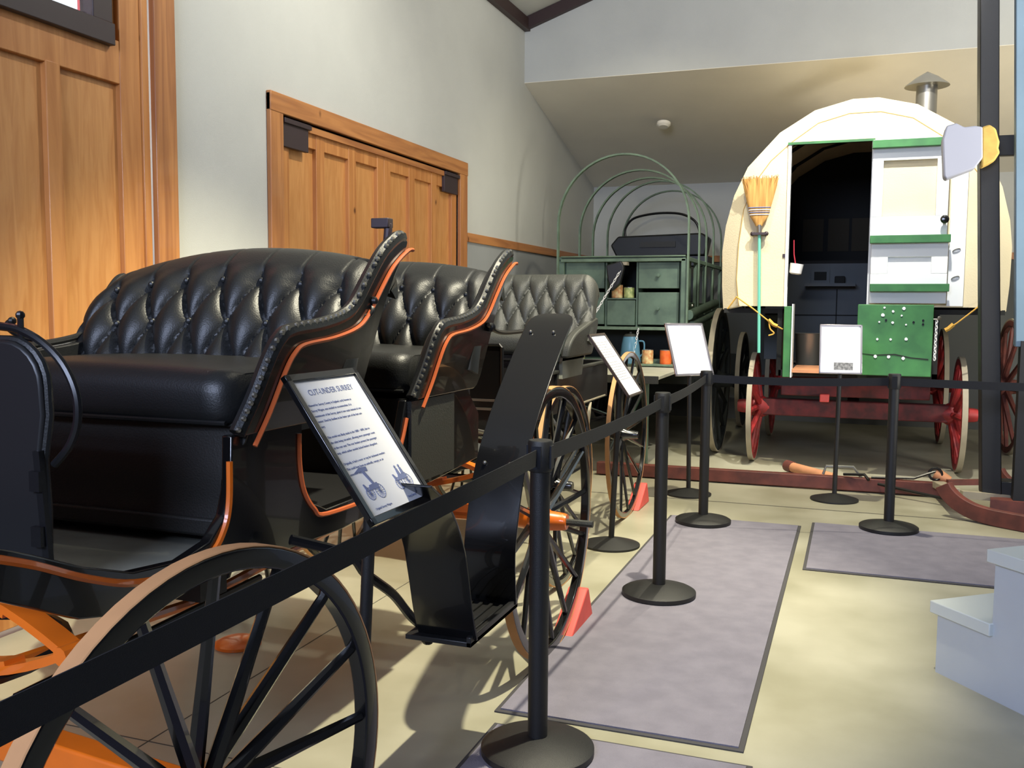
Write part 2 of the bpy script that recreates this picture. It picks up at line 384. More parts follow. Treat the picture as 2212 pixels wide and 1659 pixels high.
# gable wall above the soffit, ceiling raking up to the right
rk = lambda x: 4.29+.34*(x-XW)
struct(MB().prism([(XW-.2, 3.70), (5, 3.70), (5, rk(1.7)), (1.7, rk(1.7)), (XW-.2, rk(XW)-.05)], YG, YG+.15, 'y').build('wall_back', 'cream', smooth=0))
struct(MB().prism([(XW-.2, rk(XW)-.02), (1.7, rk(1.7)), (5, rk(1.7)), (5, rk(1.7)+.1), (1.7, rk(1.7)+.1), (XW-.2, rk(XW)+.08)], .5, YG, 'y').build('ceiling', 'cream', smooth=0))
struct(MB().box(XW, XW+.06, 3, YG, 4.21, 4.33).build('trim_6', 'darktrim'))
struct(MB().prism([(XW, 4.21), (1.7, rk(1.7)-.09), (1.7, rk(1.7)+.03), (XW, 4.33)], YG-.06, YG, 'y').build('trim_7', 'darktrim', smooth=0))
# chair rails
struct(MB().box(XW, XW+.022, 7.80, YB, 1.975, 2.055).build('trim_8', 'firrail', bevel=.004))
struct(MB().box(XW, 5, YB-.022, YB, 1.975, 2.055).build('trim_9', 'firrail', bevel=.004))
# door 2: the pair of fir doors in their casing
t = MB()
t.box(XW, XW+.03, 4.80, 4.935, 0, 2.65); t.box(XW, XW+.03, 7.63, 7.79, 0, 2.65)
struct(t.build('trim_11', 'firtrim', bevel=.005))
struct(MB().box(XW, XW+.034, 4.80, 7.79, 2.545, 2.66).build('trim_12', 'firrail', bevel=.005))
d2 = MB()
def leaf(y0, y1, n, mbf, mbp):
    xs = XW-.06; wst = .10; inner = (y1-y0-wst)/n
    for k in range(n+1):
        a = y0+k*inner; mbf.box(xs, XW-.005, a, a+wst, .03, 2.52)
    mbf.box(xs+.001, XW-.009, y0+.003, y1-.003, 2.40, 2.518); mbf.box(xs+.001, XW-.009, y0+.003, y1-.003, .032, .25)
    mbp.box(xs, XW-.035, y0+.02, y1-.02, .05, 2.5)
dp = MB(); leaf(4.94, 6.28, 3, d2, dp); leaf(6.285, 7.62, 3, d2, dp)
dd = thing('door_2', 'pair of orange fir doors in the left wall behind the black carriages', 'door', (XW, 6.28, 0)); dd['kind'] = 'structure'
d2.build('door_frame', 'fir', dd, bevel=.003); dp.build('door_panel', 'ply', dd)
MB().box(XW-.005, XW+.014, 4.95, 7.60, 2.49, 2.53).build('door_track', 'firrail', dd)
for y in (4.95, 7.32):
    MB().box(XW-.01, XW+.016, y, y+.28, 2.36, 2.53).box(XW-.01, XW+.03, y, y+.30, 2.50, 2.53).build('hinge', 'bronze', dd, bevel=.003)
MB().box(XW-.2, XW-.1, 4.9, 7.7, 0, 2.6).build('wall_left', 'darkbox')['kind'] = 'structure'
# door 1: the tall sliding door at the left with its window
dd = thing('door_1', 'tall fir sliding door at the left edge with a brown framed window', 'door', (XW, 3.0, 0)); dd['kind'] = 'structure'
f = MB(); xs, xe = XW-.07, XW-.01
f.box(xs, xe, 3.64, 3.775, .03, 4.0); f.box(xs, xe+.012, 3.775, 3.819, .03, 4.0)
f.box(xs+.001, xe-.004, 1.2, 3.65, 2.44, 2.64); f.box(xs+.001, xe-.004, 1.2, 3.65, .032, .22)
f.box(xs, xe, 3.20, 3.28, .2, 2.45); f.box(xs, xe, 2.78, 2.86, .2, 2.45); f.box(xs, xe, 2.3, 2.4, .2, 2.45); f.box(xs, xe, 1.2, 1.35, .03, 4)
f.build('door_frame', 'fir', dd, bevel=.004)
MB().box(xs, xe-.03, 1.25, 3.7, .05, 2.5).box(xs, xe-.03, 3.5, 3.7, 2.5, 3.95).build('door_panel', 'ply', dd)
f = MB(); f.box(xs-.002, xe+.03, 1.9, 3.584, 2.60, 2.70); f.box(xs, xe+.02, 3.46, 3.58, 2.70, 3.95); f.box(xs, xe+.02, 1.9, 2.0, 2.62, 3.95); f.box(xs, xe+.02, 1.9, 3.58, 3.85, 3.95)
wf = f.build('window_frame', 'brownmetal', dd, bevel=.004)
MB().box(xe-.04, xe-.03, 1.95, 3.5, 2.66, 3.9).build('window_pane', 'glass', wf)
struct(MB().box(XW-.003, XW+.03, 3.832, 3.985, 0, 4.1).build('trim_13', 'firtrim', bevel=.005))
# seen through the window
MB().box(-6.6, -6.5, -2, 8, 0, 7).build('wall_outside', 'barn')['kind'] = 'structure'
MB().box(-6.5, -6.45, 6.25, 6.6, 0, 7).build('trim_14', 'outsky')['kind'] = 'structure'
MB().box(-6.5, -6.45, 5.9, 6.15, 0, 7).build('trim_15', 'bluegrey')['kind'] = 'structure'
# pull handle plate on the door and sprinkler-like detector on the soffit
o = MB().lathe([(.075, 0), (.075, .03), (.05, .05), (0.001, .05)], (-2.03, 10.30, 3.39), (0, -.27, -1), 20).build('smoke_detector', 'soffit', loc=(-2.03, 10.30, 3.39))
tag(o, 'small round detector on the sloped ceiling above the green wagon hoops', 'smoke detector')
# ================================================================ FLOOR MATS
def floor_mat(x0, x1, y0, y1, label):
    r = thing('floor_mat', label, 'mat', ((x0+x1)/2, (y0+y1)/2, 0), group='grey runner mats')
    MB().box(x0, x1, y0, y1, 0.001, .006).build('rubber_edge', 'rubber', r, bevel=.002)
    MB().box(x0+.018, x1-.018, y0+.018, y1-.018, .005, .011).build('carpet', 'carpet', r)
floor_mat(-1.135, -.287, 2.955, 6.26, 'long grey runner mat in the aisle under the two middle barrier posts')
floor_mat(-.225, 2.2, 5.21, 6.39, 'grey floor mat on the right under the barrier post before the white wagon')
floor_mat(-1.10, -.25, -.3, 2.87, 'grey floor mat under the nearest barrier post at the bottom of the photo')

# ================================================================ SURREY
XC = -1.87
su = thing('surrey', 'black cut-under surrey with two tufted seats and orange trim, nearest at the left', 'carriage', (XC, 2.4, 0))
SEAT = [(0, 1.09), (.05, 1.17), (.10, 1.27), (.135, 1.315), (.18, 1.335), (.32, 1.348), (.44, 1.372), (.50, 1.41), (.555, 1.48), (.62, 1.555), (.70, 1.605), (.735, 1.61), (.745, 1.59), (.69, 1.50), (.635, 1.38), (.585, 1.22), (.53, 1.10), (.4, 1.09)]
SEATL = [(0, 1.09), (.05, 1.15), (.10, 1.21), (.135, 1.245), (.18, 1.262), (.32, 1.272), (.44, 1.285), (.52, 1.305), (.585, 1.36), (.64, 1.43), (.70, 1.485), (.735, 1.495), (.745, 1.48), (.69, 1.43), (.635, 1.33), (.585, 1.22), (.53, 1.10), (.4, 1.09)]
def surrey_seat(y0, front):
    hw = .455
    fl = lambda p: .14*max(0, p[1]-1.09)
    for sd in (1, -1):
        X = XC+sd*hw
        SE = SEAT if sd > 0 else SEATL
        pan = MB().prism([(y0+a, b) for a, b in smooth2(SE)], lambda p: X+sd*fl(p), lambda p: X+sd*(fl(p)+.032), 'x')
        sp = pan.build('side_panel', 'black', su, bevel=.004)
        MB().prism([(y0+.02+a*.97, 1.095+(b-1.09)*.96) for a, b in smooth2(SE)], lambda p: X+sd*(fl(p)-.028), lambda p: X+sd*(fl(p)+.002), 'x').build('side_padding', 'leather', su, bevel=.008)
        edge = [Vector((X+sd*(fl((0, b))+.016), y0+a-.004, b+.006)) for a, b in SE[:12]]
        e2 = smoothpts(edge, 5)
        MB().tube(e2, .021 if sd > 0 else .012, 8).build('edge_roll', 'leather', sp)
        if sd < 0: continue
        nb = MB()
        L = 0; last = e2[0]
        for q in e2:
            if (q-last).length >= .020 or q is e2[0]:
                nb.sphere(q+Vector((sd*.013, -.012, .011)), .0078, 6, 4); last = q
        tag(nb.build('nail_trim', 'brass', sp), 'row of silver nail heads', kind='stuff')
        inset = [Vector((X+sd*(fl((0, b))+.034), y0+a+.042, b-.030)) for a, b in SE[:12]]
        MB().tube(smoothpts(inset, 4), .0065, 6).build('pinstripe', 'stripe', sp)
    prof = [(y0+.44, 1.16), (y0+.47, 1.26), (y0+.52, 1.355), (y0+.575, 1.425), (y0+.64, 1.475), (y0+.70, 1.497), (y0+.75, 1.48), (y0+.77, 1.43)]
    mb, bt = tufted(XC-hw-.055, XC+hw+.055, prof, .14, [.08, .32, .56], .045, .088, 0, .42, 160, 64, .05, .045)
    bk = mb.build('seat_back', 'leather', su, smooth=70)
    b = MB()
    for q in bt: b.sphere(q, .011, 8, 5)
    tag(b.build('back_buttons', 'leather', bk), kind='stuff')
    MB().prism([(y0+.46, 1.08), (y0+.78, 1.45), (y0+.76, 1.47), (y0+.44, 1.12)], XC-hw, XC+hw, 'x').build('back_board', 'black', su)
    cu = cushion(XC-hw+.012, XC+hw-.012, y0-.01, y0+.50, 1.105, 1.245, .06, .012).build('seat_cushion', 'leather', su, smooth=60)
    MB().tube([(XC-hw+.02, y0+.0, 1.118), (XC, y0-.006, 1.118), (XC+hw-.02, y0+.0, 1.118)], .006, 6).build('welt', 'leather', cu)
    return bk
def smooth2(pts):
    return [(p.x, p.y) for p in smoothpts([(a, b, 0) for a, b in pts]+[(pts[0][0], pts[0][1], 0)], 3)][:-1]
surrey_seat(1.90, True); surrey_seat(2.86, False)
# seat riser flap of dull leather below the front cushion
fp = []
for i in range(13):
    z = 1.115-(.285)*i/12; fp.append(Vector((XC, 1.935+.012*sin(i*.9)*.3-.02*(i/12), z)))
MB().sweep(fp, [-.475]*13, [.475, .475, .465, .445, .425, .412, .405, .402, .40, .398, .395, .392, .39], .006, (1, 0, 0)).build('seat_fall', 'flap', su)
MB().box(XC-.46, XC+.41, 1.895, 1.91, .835, .878).build('fall_hem', 'flap', su, bevel=.006)
# front body box: sides, floor, riser
bs = MB()
YF = [(1.20, .985), (1.30, .945), (1.42, .89), (1.55, .845), (1.70, .83), (1.80, .85), (1.86, .90), (1.885, .97), (1.89, 1.09), (2.20, 1.09), (2.195, 1.0), (2.21, .91), (2.25, .855), (2.32, .825), (2.66, .825), (2.72, .88), (2.775, .95), (2.83, 1.09), (3.36, 1.09), (3.48, .98), (3.48, .80), (2.4, .745), (1.9, .76), (1.75, .765), (1.55, .755), (1.40, .79), (1.20, .89)]
for sd in (1, -1):
    X = XC+sd*.43
    p = MB().prism(YF, X, X+sd*.03, 'x').build('body_side', 'black', su, bevel=.004)
    st = [Vector((X+sd*.032, a, b)) for a, b in ((1.20, .965), (1.30, .925), (1.42, .868), (1.55, .822), (1.70, .805), (1.80, .822), (1.85, .868), (1.872, .93), (1.876, 1.03))]
    MB().tube(smoothpts(st, 5), .0085, 6).build('pinstripe', 'orange', p)
    st = [Vector((X+sd*.032, a, b)) for a, b in ((2.18, 1.06), (2.18, .98), (2.20, .90), (2.25, .84), (2.32, .81), (2.66, .81), (2.72, .86), (2.79, .95), (2.83, 1.03))]
    MB().tube(smoothpts(st, 5), .007, 6).build('pinstripe', 'stripe', p)
MB().box(XC-.43, XC+.43, 2.0, 3.48, .80, .825).box(XC-.43, XC+.43, 1.98, 2.0, .8, 1.09).box(XC-.43, XC+.43, 2.86, 2.88, .8, 1.09).box(XC-.43, XC+.43, 3.44, 3.46, .8, 1.09).box(XC-.43, XC+.43, 1.95, 2.35, 1.06, 1.09).box(XC-.43, XC+.43, 2.88, 3.4, 1.06, 1.09).build('body_floor', 'blackdull', su)
MB().prism([(1.22, .945), (1.45, .845), (1.98, .80), (1.98, .775), (1.45, .82), (1.22, .92)], XC-.43, XC+.43, 'x').build('toe_board', 'grime', su)
# side panel under rear seat, grey
MB().box(XC+.455, XC+.475, 2.84, 3.2, .80, 1.085).build('rear_seat_riser', 'leather2', su)
# dash, iron hoop and brackets
dz = [(-.43, .84), (.375, .84), (.38, 1.0), (.375, 1.10), (.392, 1.19), (.39, 1.235)]+arc(.30, 1.245, .09, 0, 90, 6)+[(-.30, 1.335)]+arc(-.34, 1.245, .09, 90, 180, 6)
MB().prism([(XC+a, b) for a, b in dz], lambda p: 1.40-(p[1]-.84)*.02, lambda p: 1.418-(p[1]-.84)*.02, 'y').build('dash_board', 'blackdull', su, bevel=.006)
o = [Vector((XC+a, 1.41, b)) for a, b in dz[1:]]
MB().tube(o, .009, 8).build('dash_binding', 'leather', su)
hoop = [Vector((XC+a, 1.42, b)) for a, b in ((.39, 1.09), (.43, 1.13), (.452, 1.18), (.448, 1.24), (.41, 1.30), (.34, 1.345), (.25, 1.362), (0, 1.365), (-.25, 1.362), (-.36, 1.33), (-.44, 1.25), (-.45, 1.17), (-.40, 1.09))]
MB().tube(smoothpts(hoop, 5), .0085, 8).tube([(XC+.315, 1.42, 1.38), (XC+.315, 1.42, 1.32)], .006, 6).sphere((XC+.315, 1.42, 1.384), .009).build('dash_rail', 'iron', su)
for z in (1.06, .95):
    MB().box(XC+.36, XC+.385, 1.385, 1.40, z-.02, z+.02).build('dash_bracket', 'iron', su)
MB().beam((XC+.375, 1.395, 1.12), (XC+.385, 1.41, .80), .016, .012, (0, 1, 0)).build('dash_stay', 'iron', su)
# left seat end scroll and top iron of the front seat
sc = [Vector((XC-.50, 2.24, 1.29)), Vector((XC-.53, 2.20, 1.30)), Vector((XC-.55, 2.17, 1.325)), Vector((XC-.553, 2.165, 1.345)), Vector((XC-.54, 2.17, 1.352))]
MB().tube(smoothpts(sc, 4), .008, 8).sphere(sc[-1], .013).build('arm_scroll', 'iron', su)
MB().tube([(XC+.50, 2.615, 1.58), (XC+.505, 2.62, 1.64), (XC+.505, 2.62, 1.66)], [.012, .014, .012], 8).box(XC+.455, XC+.515, 2.60, 2.635, 1.645, 1.675).build('top_socket', 'bronze', su, bevel=.003)
MB().tube(smoothpts([(XC+.50, 2.47, 1.42), (XC+.535, 2.46, 1.40), (XC+.53, 2.44, 1.375), (XC+.50, 2.42, 1.37)], 4), .008, 8).sphere((XC+.535, 2.47, 1.42), .014).build('side_iron', 'iron', su)
rail = smoothpts([(XC+.53, 3.40, 1.335), (XC+.535, 3.50, 1.305), (XC+.535, 3.70, 1.30), (XC+.535, 4.05, 1.31), (XC+.53, 4.45, 1.345)], 5)
MB().tube(rail, .009, 8).sphere((XC+.53, 3.43, 1.325), .02).build('rear_iron', 'iron', su)
# running gear
RWc = (-1.13, 3.57, .545)
wheel(su, RWc, .545, 1, 0, 16, hubm='orange', hub_r=.05, hub_l=.19, ph=.06)
wheel(su, (-2.61, 3.57, .545), .545, -1, 0, 16, hubm='orange', hub_r=.05, hub_l=.19)
wheel(su, (-1.074, 1.383, .483), .483, 1, -.12, 16, rim_d=.042, rim_w=.036, hubm='orange', hub_r=.05, hub_l=.19)
wheel(su, (-2.62, 1.57, .483), .483, -1, -.12, 16, hubm='orange', hub_r=.05, hub_l=.19)
MB().tube([(-2.55, 3.57, .545), (-1.18, 3.57, .545)], .028, 10).box(-2.4, -1.32, 3.54, 3.60, .555, .59).build('rear_axle', 'orange', su)
MB().tube([(-1.10, 3.57, .545), (-.955, 3.57, .545)], .014, 8).build('axle_stub', 'leather2', su)
fa = Vector((-1.13, 1.39, .483)); fb = Vector((-2.56, 1.56, .483))
MB().beam(fa, fb, .06, .075).build('front_axle', 'orange', su, bevel=.006)
def leafspring(c, half, hgt, axis, m='orange', mc=None):
    mc = Vector(c); ax = Vector(axis).normalized(); sd = ax.cross(Vector((0, 0, 1)))
    for s_, lab in ((1, 'spring_leaf'), (-1, 'spring_leaf')):
        pts = [mc+ax*half*t+Vector((0, 0, s_*hgt*(1-t*t))) for t in [i/8-1 for i in range(17)]]
        MB().sweep(pts, -.024, .024, .018, sd).build(lab, m, su)
        pts = [mc+ax*half*.6*t+Vector((0, 0, s_*(hgt*(1-.36*t*t)-.014))) for t in [i/8-1 for i in range(17)]]
        MB().sweep(pts, -.023, .023, .011, sd).build(lab, m, su)
    for s_ in (-1, 1): MB().tube([mc+ax*half*s_-sd*.032, mc+ax*half*s_+sd*.032], .019, 10).build('spring_eye', m, su)
leafspring((XC, 3.57, .725), .45, .085, (1, 0, 0))
leafspring((XC, 1.45, .725), .45, .10, (.993, -.118, 0))
MB().tube([(XC, 1.5, .56), (XC, 2.3, .50), (XC, 3.55, .57)], .016, 8).build('reach_pole', 'orange', su)
MB().tube([(XC+.12, 1.55, .52), (XC+.03, 2.6, .50)], .012, 8).build('reach_brace', 'iron', su)
cr = arc(0, 0, .25, 0, 360, 24)
MB().tube([(XC+a, 1.47+b, .64) for a, b in cr[:-1]], .014, 6, closed=True).build('fifth_wheel', 'iron', su)
MB().box(XC-.35, XC+.43, 1.80, 1.90, .70, .78).build('rear_bolster', 'blackdull', su)
# fenders with the step between them
rf = smoothpts([(0, 2.815, .44), (0, 2.80, .60), (0, 2.835, .74), (0, 2.90, .88), (0, 3.0, 1.005), (0, 3.13, 1.125), (0, 3.29, 1.255), (0, 3.42, 1.345), (0, 3.49, 1.378)], 4)
n_ = len(rf)
w0 = [-1.185]*(n_-4)+[-1.18, -1.17, -1.155, -1.13]; w1 = [-1.005]*(n_-4)+[-1.01, -1.02, -1.035, -1.06]
fe = MB().sweep(rf, w0, w1, .007, (1, 0, 0)).build('rear_fender', 'black', su, bevel=.002)
bb = MB()
for q in (rf[12], rf[26]):
    for x in (-1.15, -1.06): bb.sphere((x, q.y-.006, q.z+.006), .007, 8, 5)
bb.build('fender_bolts', 'steel', fe)
ff = smoothpts([(0, 2.47, .44), (0, 2.435, .52), (0, 2.40, .64), (0, 2.36, .75), (0, 2.27, .87), (0, 2.15, .95)], 4)
MB().sweep(ff, -1.19, -1.0, .007, (1, 0, 0)).build('front_fender', 'black', su, bevel=.002)
stp = MB().box(-1.22, -1.01, 2.44, 2.84, .425, .44)
for k in range(5): stp.box(-1.19+.035*k, -1.178+.035*k, 2.5, 2.79, .44, .447)
stp.box(-1.025, -1.01, 2.44, 2.84, .425, .455)
stp.build('step_plate', 'blackdull', su, bevel=.002)
MB().tube(smoothpts([(-1.36, 2.06, .80), (-1.26, 2.18, .74), (-1.245, 2.25, .67), (-1.24, 2.40, .57), (-1.22, 2.48, .48), (-1.18, 2.53, .42)], 5), .014, 8).tube([(-1.17, 2.5, .42), (-1.17, 2.84, .418)], .012, 8).sphere((-1.17, 2.49, .418), .022).build('step_iron', 'iron', su)

# ================================================================ BUGGY (second black carriage)
XB = -2.0
bu = thing('buggy', 'black open buggy with one tufted seat standing behind the surrey', 'carriage', (XB, 5.3, 0))
prof = [(5.36, 1.20), (5.40, 1.30), (5.44, 1.40), (5.47, 1.48), (5.50, 1.545), (5.54, 1.575), (5.58, 1.56)]
mb, bt = tufted(XB-.53, XB+.53, prof, .112, [.22, .47, .72], .035, .0, .09, .36, 160, 48)
bk = mb.build('seat_back', 'leather2', bu, smooth=70)
b = MB()
for q in bt: b.sphere(q, .008, 8, 5)
tag(b.build('back_buttons', 'leather2', bk), kind='stuff')
for sd in (1, -1):
    X = XB+sd*.46
    MB().prism([(p.x, p.y) for p in smoothpts([(5.0, 1.12, 0), (5.02, 1.20, 0), (5.12, 1.26, 0), (5.3, 1.30, 0), (5.44, 1.33, 0), (5.52, 1.34, 0), (5.55, 1.30, 0), (5.53, 1.2, 0), (5.5, 1.12, 0)], 4)], lambda p: X+sd*.12*(p[1]-1.12), lambda p: X+sd*(.12*(p[1]-1.12)+.05), 'x').build('side_panel', 'leather2', bu, bevel=.012)
    MB().prism([(5.05, 1.0), (5.05, 1.13), (5.5, 1.13), (5.45, 1.0)], X-.03, X+.0, 'x').build('seat_riser', 'grime', bu)
cushion(XB-.44, XB+.44, 4.98, 5.42, 1.13, 1.245, .05).build('seat_cushion', 'leather2', bu, smooth=60)
MB().box(XB-.46, XB+.46, 5.0, 5.52, 1.10, 1.13).box(XB-.44, XB+.44, 5.02, 5.05, .9, 1.12).build('seat_board', 'blackdull', bu)
body = MB().box(XB-.40, XB+.42, 4.45, 6.2, .80, .83)
for x in (XB-.42, XB+.40): body.box(x, x+.025, 4.45, 6.22, .80, 1.03)
body.box(XB-.42, XB+.42, 6.2, 6.225, .80, 1.05); body.box(XB-.42, XB+.425, 4.43, 4.45, .74, .93)
body.build('body_box', 'grime' if 0 else 'blackdull', bu, bevel=.006)
for x in (XB-.43, XB+.415): MB().box(x, x+.03, 4.9, 6.24, 1.03, 1.05).build('body_rail', 'leather2', bu, bevel=.006)
MB().box(XB+.424, XB+.43, 5.3, 6.15, .81, .818).build('pinstripe', 'paletimber', bu)
for z in (.93, .885, .76): MB().box(XB-.42, XB+.43, 4.415, 4.43, z-.006, z+.006).build('front_moulding', 'steel', bu)
ds = MB().prism([(XB-.35, .93), (XB+.33, .93), (XB+.33, 1.205), (XB-.35, 1.205)], 4.42, 4.44, 'y').build('dash_board', 'black', bu, bevel=.004)
MB().tube([(XB+.335, 4.42, .93), (XB+.335, 4.42, 1.2), (XB+.32, 4.42, 1.212), (XB-.34, 4.42, 1.212), (XB-.355, 4.42, 1.2), (XB-.355, 4.42, .93)], .009, 8).build('dash_rail', 'iron', bu)
MB().tube(smoothpts([(XB-.05, 4.38, .93), (XB+.10, 4.36, .915), (XB+.14, 4.36, .87), (XB+.13, 4.36, .82), (XB+.19, 4.38, .785), (XB+.30, 4.38, .765)], 5), .010, 8).build('step_iron', 'steel', bu)
MB().tube([(XB+.42, 4.62, 1.0), (XB+.50, 4.62, 1.02)], .008).sphere((XB+.5, 4.62, 1.03), .02).build('lamp_bracket', 'steel', bu)
wheel(bu, (-1.36, 4.50, .505), .505, 1, 0, 16, hubm='black', rim_d=.034, rim_w=.026, spoke_r=.011, hub_r=.035, hub_l=.16, ph=.1)
wheel(bu, (-2.66, 4.50, .505), .505, -1, 0, 16, hubm='black', rim_d=.034, rim_w=.026, spoke_r=.011, hub_r=.035, hub_l=.16)
wheel(bu, (-1.41, 6.13, .555), .555, 1, 0, 16, hubm='black', rim_d=.034, rim_w=.026, spoke_r=.011, hub_r=.04, hub_l=.2, ph=.1)
wheel(bu, (-2.62, 6.13, .555), .555, -1, 0, 16, hubm='black', rim_d=.034, rim_w=.026, spoke_r=.011, hub_r=.04, hub_l=.2)
MB().tube([(-2.6, 4.5, .505), (-1.40, 4.5, .505)], .022, 8).build('front_axle', 'black', bu)
MB().tube([(-2.6, 6.13, .555), (-1.44, 6.13, .555)], .022, 8).build('rear_axle', 'black', bu)
for y, z in ((4.5, .64), (6.13, .68)):
    for s_ in (1, -1):
        pts = [Vector((XB+.45*t, y, z+s_*.08*(1-t*t))) for t in [i/8-1 for i in range(17)]]
        MB().sweep(pts, -.02, .02, .016, (0, 1, 0)).build('spring_leaf', 'black', bu)
    MB().box(XB-.06, XB+.06, y-.03, y+.03, z+.07, .81).build('spring_block', 'blackdull', bu)
MB().tube([(XB, 4.5, .52), (XB, 6.1, .56)], .018, 8).tube([(XB-.3, 4.5, .5), (XB, 5.4, .54), (XB+.3, 4.5, .5)], .010, 8).build('reach_pole', 'black', bu)
MB().tube(smoothpts([(-1.55, 4.9, .79), (-1.45, 4.95, .62), (-1.43, 5.0, .56)], 4), .01).box(-1.50, -1.36, 4.93, 5.08, .545, .56).build('step_plate', 'steel', bu)
MB().prism([(5.62, .62), (5.78, .80), (5.72, .62)], -1.58, -1.565, 'x').build('brake_blade', 'paletimber', bu)
# ================================================================ GREEN CHUCK WAGON
XG = -2.135
cw = thing('chuck_wagon', 'green hooped chuck wagon with a drawer chest at its tail, in the far left corner', 'wagon', (XG, 10.3, 0))
GX0, GX1 = -2.735, -1.535
# wagon box
b = MB().box(GX0+.02, GX1-.02, 9.0, 11.9, .86, .90)
for x in (GX0, GX1-.03): b.box(x, x+.03, 9.0, 11.9, .86, 1.45)
b.box(GX0, GX1, 11.87, 11.9, .86, 1.45)
b.build('wagon_box', 'green', cw, bevel=.004)
for x in (GX0-.02, GX1-.01):
    MB().box(x, x+.03, 8.88, 11.9, 1.845, 1.885).build('side_rail', 'green', cw, bevel=.004)
for y in (9.6, 10.2, 10.8, 11.4):
    for x in (GX0-.01, GX1-.02): MB().box(x, x+.03, y-.03, y+.03, 1.4, 1.86).build('side_post', 'green', cw)
# chest
ch = MB()
ch.box(GX0+.02, GX1-.03, 9.40, 9.43, 1.20, 1.86); ch.box(GX0+.02, GX1-.03, 8.93, 9.43, 1.195, 1.215); ch.box(GX0, GX1, 8.9, 9.43, 1.865, 1.89)
for x in (-2.72, -2.30, -1.995, -1.575): ch.box(x, x+.02, 8.93, 9.43, 1.20, 1.865)
ch.box(-2.30, -1.99, 8.93, 9.4, 1.475, 1.49)
ch.build('chest', 'green', cw, bevel=.003)
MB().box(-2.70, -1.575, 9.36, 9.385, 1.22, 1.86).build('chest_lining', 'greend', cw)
for x0, x1, z0, z1, kb in ((-2.695, -2.305, 1.582, 1.845, 1), (-2.695, -2.305, 1.235, 1.545, 1), (-2.275, -2.0, 1.228, 1.468, 0), (-1.97, -1.58, 1.582, 1.83, 1), (-1.97, -1.58, 1.235, 1.545, 1)):
    d = MB().box(x0, x1, 8.915, 9.3, z0, z1).build('drawer', 'green', cw, bevel=.004)
    if kb: MB().lathe([(.012, 0), (.010, .012), (.018, .02), (.016, .032), (.001, .034)], ((x0+x1)/2, 8.915, (z0+z1)/2), (0, -1, 0), 12).build('knob', 'green', d)
MB().box(GX0, GX1+.02, 8.87, 8.93, 1.185, 1.215).build('chest_sill', 'hoop', cw, bevel=.004)
MB().box(GX0, GX1+.02, 8.86, 8.93, 1.835, 1.865).box(GX0, GX1+.02, 8.86, 8.93, 1.878, 1.892).build('top_rail', 'hoop', cw, bevel=.004)
MB().box(GX1-.02, GX1+.04, 8.86, 8.95, .86, 1.86).box(GX0-.02, GX0+.03, 8.88, 8.95, .86, 1.86).build('corner_post', 'green', cw, bevel=.004)
# hoops
def hoopbar(y, zt, hw, cx, thick=.016, wdt=.045, z0=1.2, mat_='hoop'):
    r = hw; zc = zt-r*1.02; pts = [Vector((cx+hw, y, z0)), Vector((cx+hw, y, (z0+zc)/2))]
    pts += [Vector((cx+hw*cos(a), y, zc+r*1.02*sin(a))) for a in [PI*i/28 for i in range(29)]]
    pts += [Vector((cx-hw, y, (z0+zc)/2)), Vector((cx-hw, y, z0))]
    return MB().sweep(pts, -wdt/2, wdt/2, thick, (0, 1, 0)).build('hoop', mat_, cw)
for y, zt, hw, cx in ((8.86, 2.845, .635, -2.125), (9.62, 2.80, .625, -2.135), (10.15, 2.79, .62, -2.14), (10.75, 2.83, .61, -2.14), (11.45, 2.80, .60, -2.14)):
    hoopbar(y, zt, hw, cx)
# lower deck with shelf and fold-down table
MB().box(GX0+.05, GX1-.05, 8.80, 8.98, .845, .865).build('shelf', 'hoop', cw, bevel=.003)
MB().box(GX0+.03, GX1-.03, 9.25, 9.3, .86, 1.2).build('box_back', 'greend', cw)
tb = MB().box(GX0+.06, GX1+.03, 7.60, 8.80, .81, .838)
tb = tb.build('fold_down_table', 'tabletop', cw, bevel=.003)
MB().box(GX0+.055, GX1+.035, 7.575, 7.61, .78, .842).build('table_edge', 'leather2', tb)
MB().box(GX1-.1, GX1-.06, 7.65, 7.7, .0, .81).build('table_leg', 'green', cw)
MB().box(GX0+.1, GX0+.14, 7.65, 7.7, .0, .81).build('table_leg', 'green', cw)
# chain holding the table
def chain(parent, a, b, n, m='enamel', r=.0032):
    a = Vector(a); b = Vector(b); d = (b-a)/n; mb = MB(); t = d.normalized(); s1 = t.orthogonal().normalized(); s2 = t.cross(s1)
    for i in range(n):
        c = a+d*(i+.5); sd = s1 if i % 2 else s2; L = d.length*.62
        mb.tube([c+t*L*cos(q)+sd*.009*sin(q) for q in [2*PI*k/10 for k in range(10)]], r, 5, closed=True)
    return mb.build('chain', m, parent)
chain(cw, (-2.10, 8.84, 1.80), (-2.42, 7.9, .84), 36)
MB().box(-2.16, -2.06, 8.80, 8.90, 1.80, 1.83).build('chain_bracket', 'paletimber', cw)
chain(cw, (-1.95, 8.86, 1.2), (-1.99, 8.80, .88), 12)
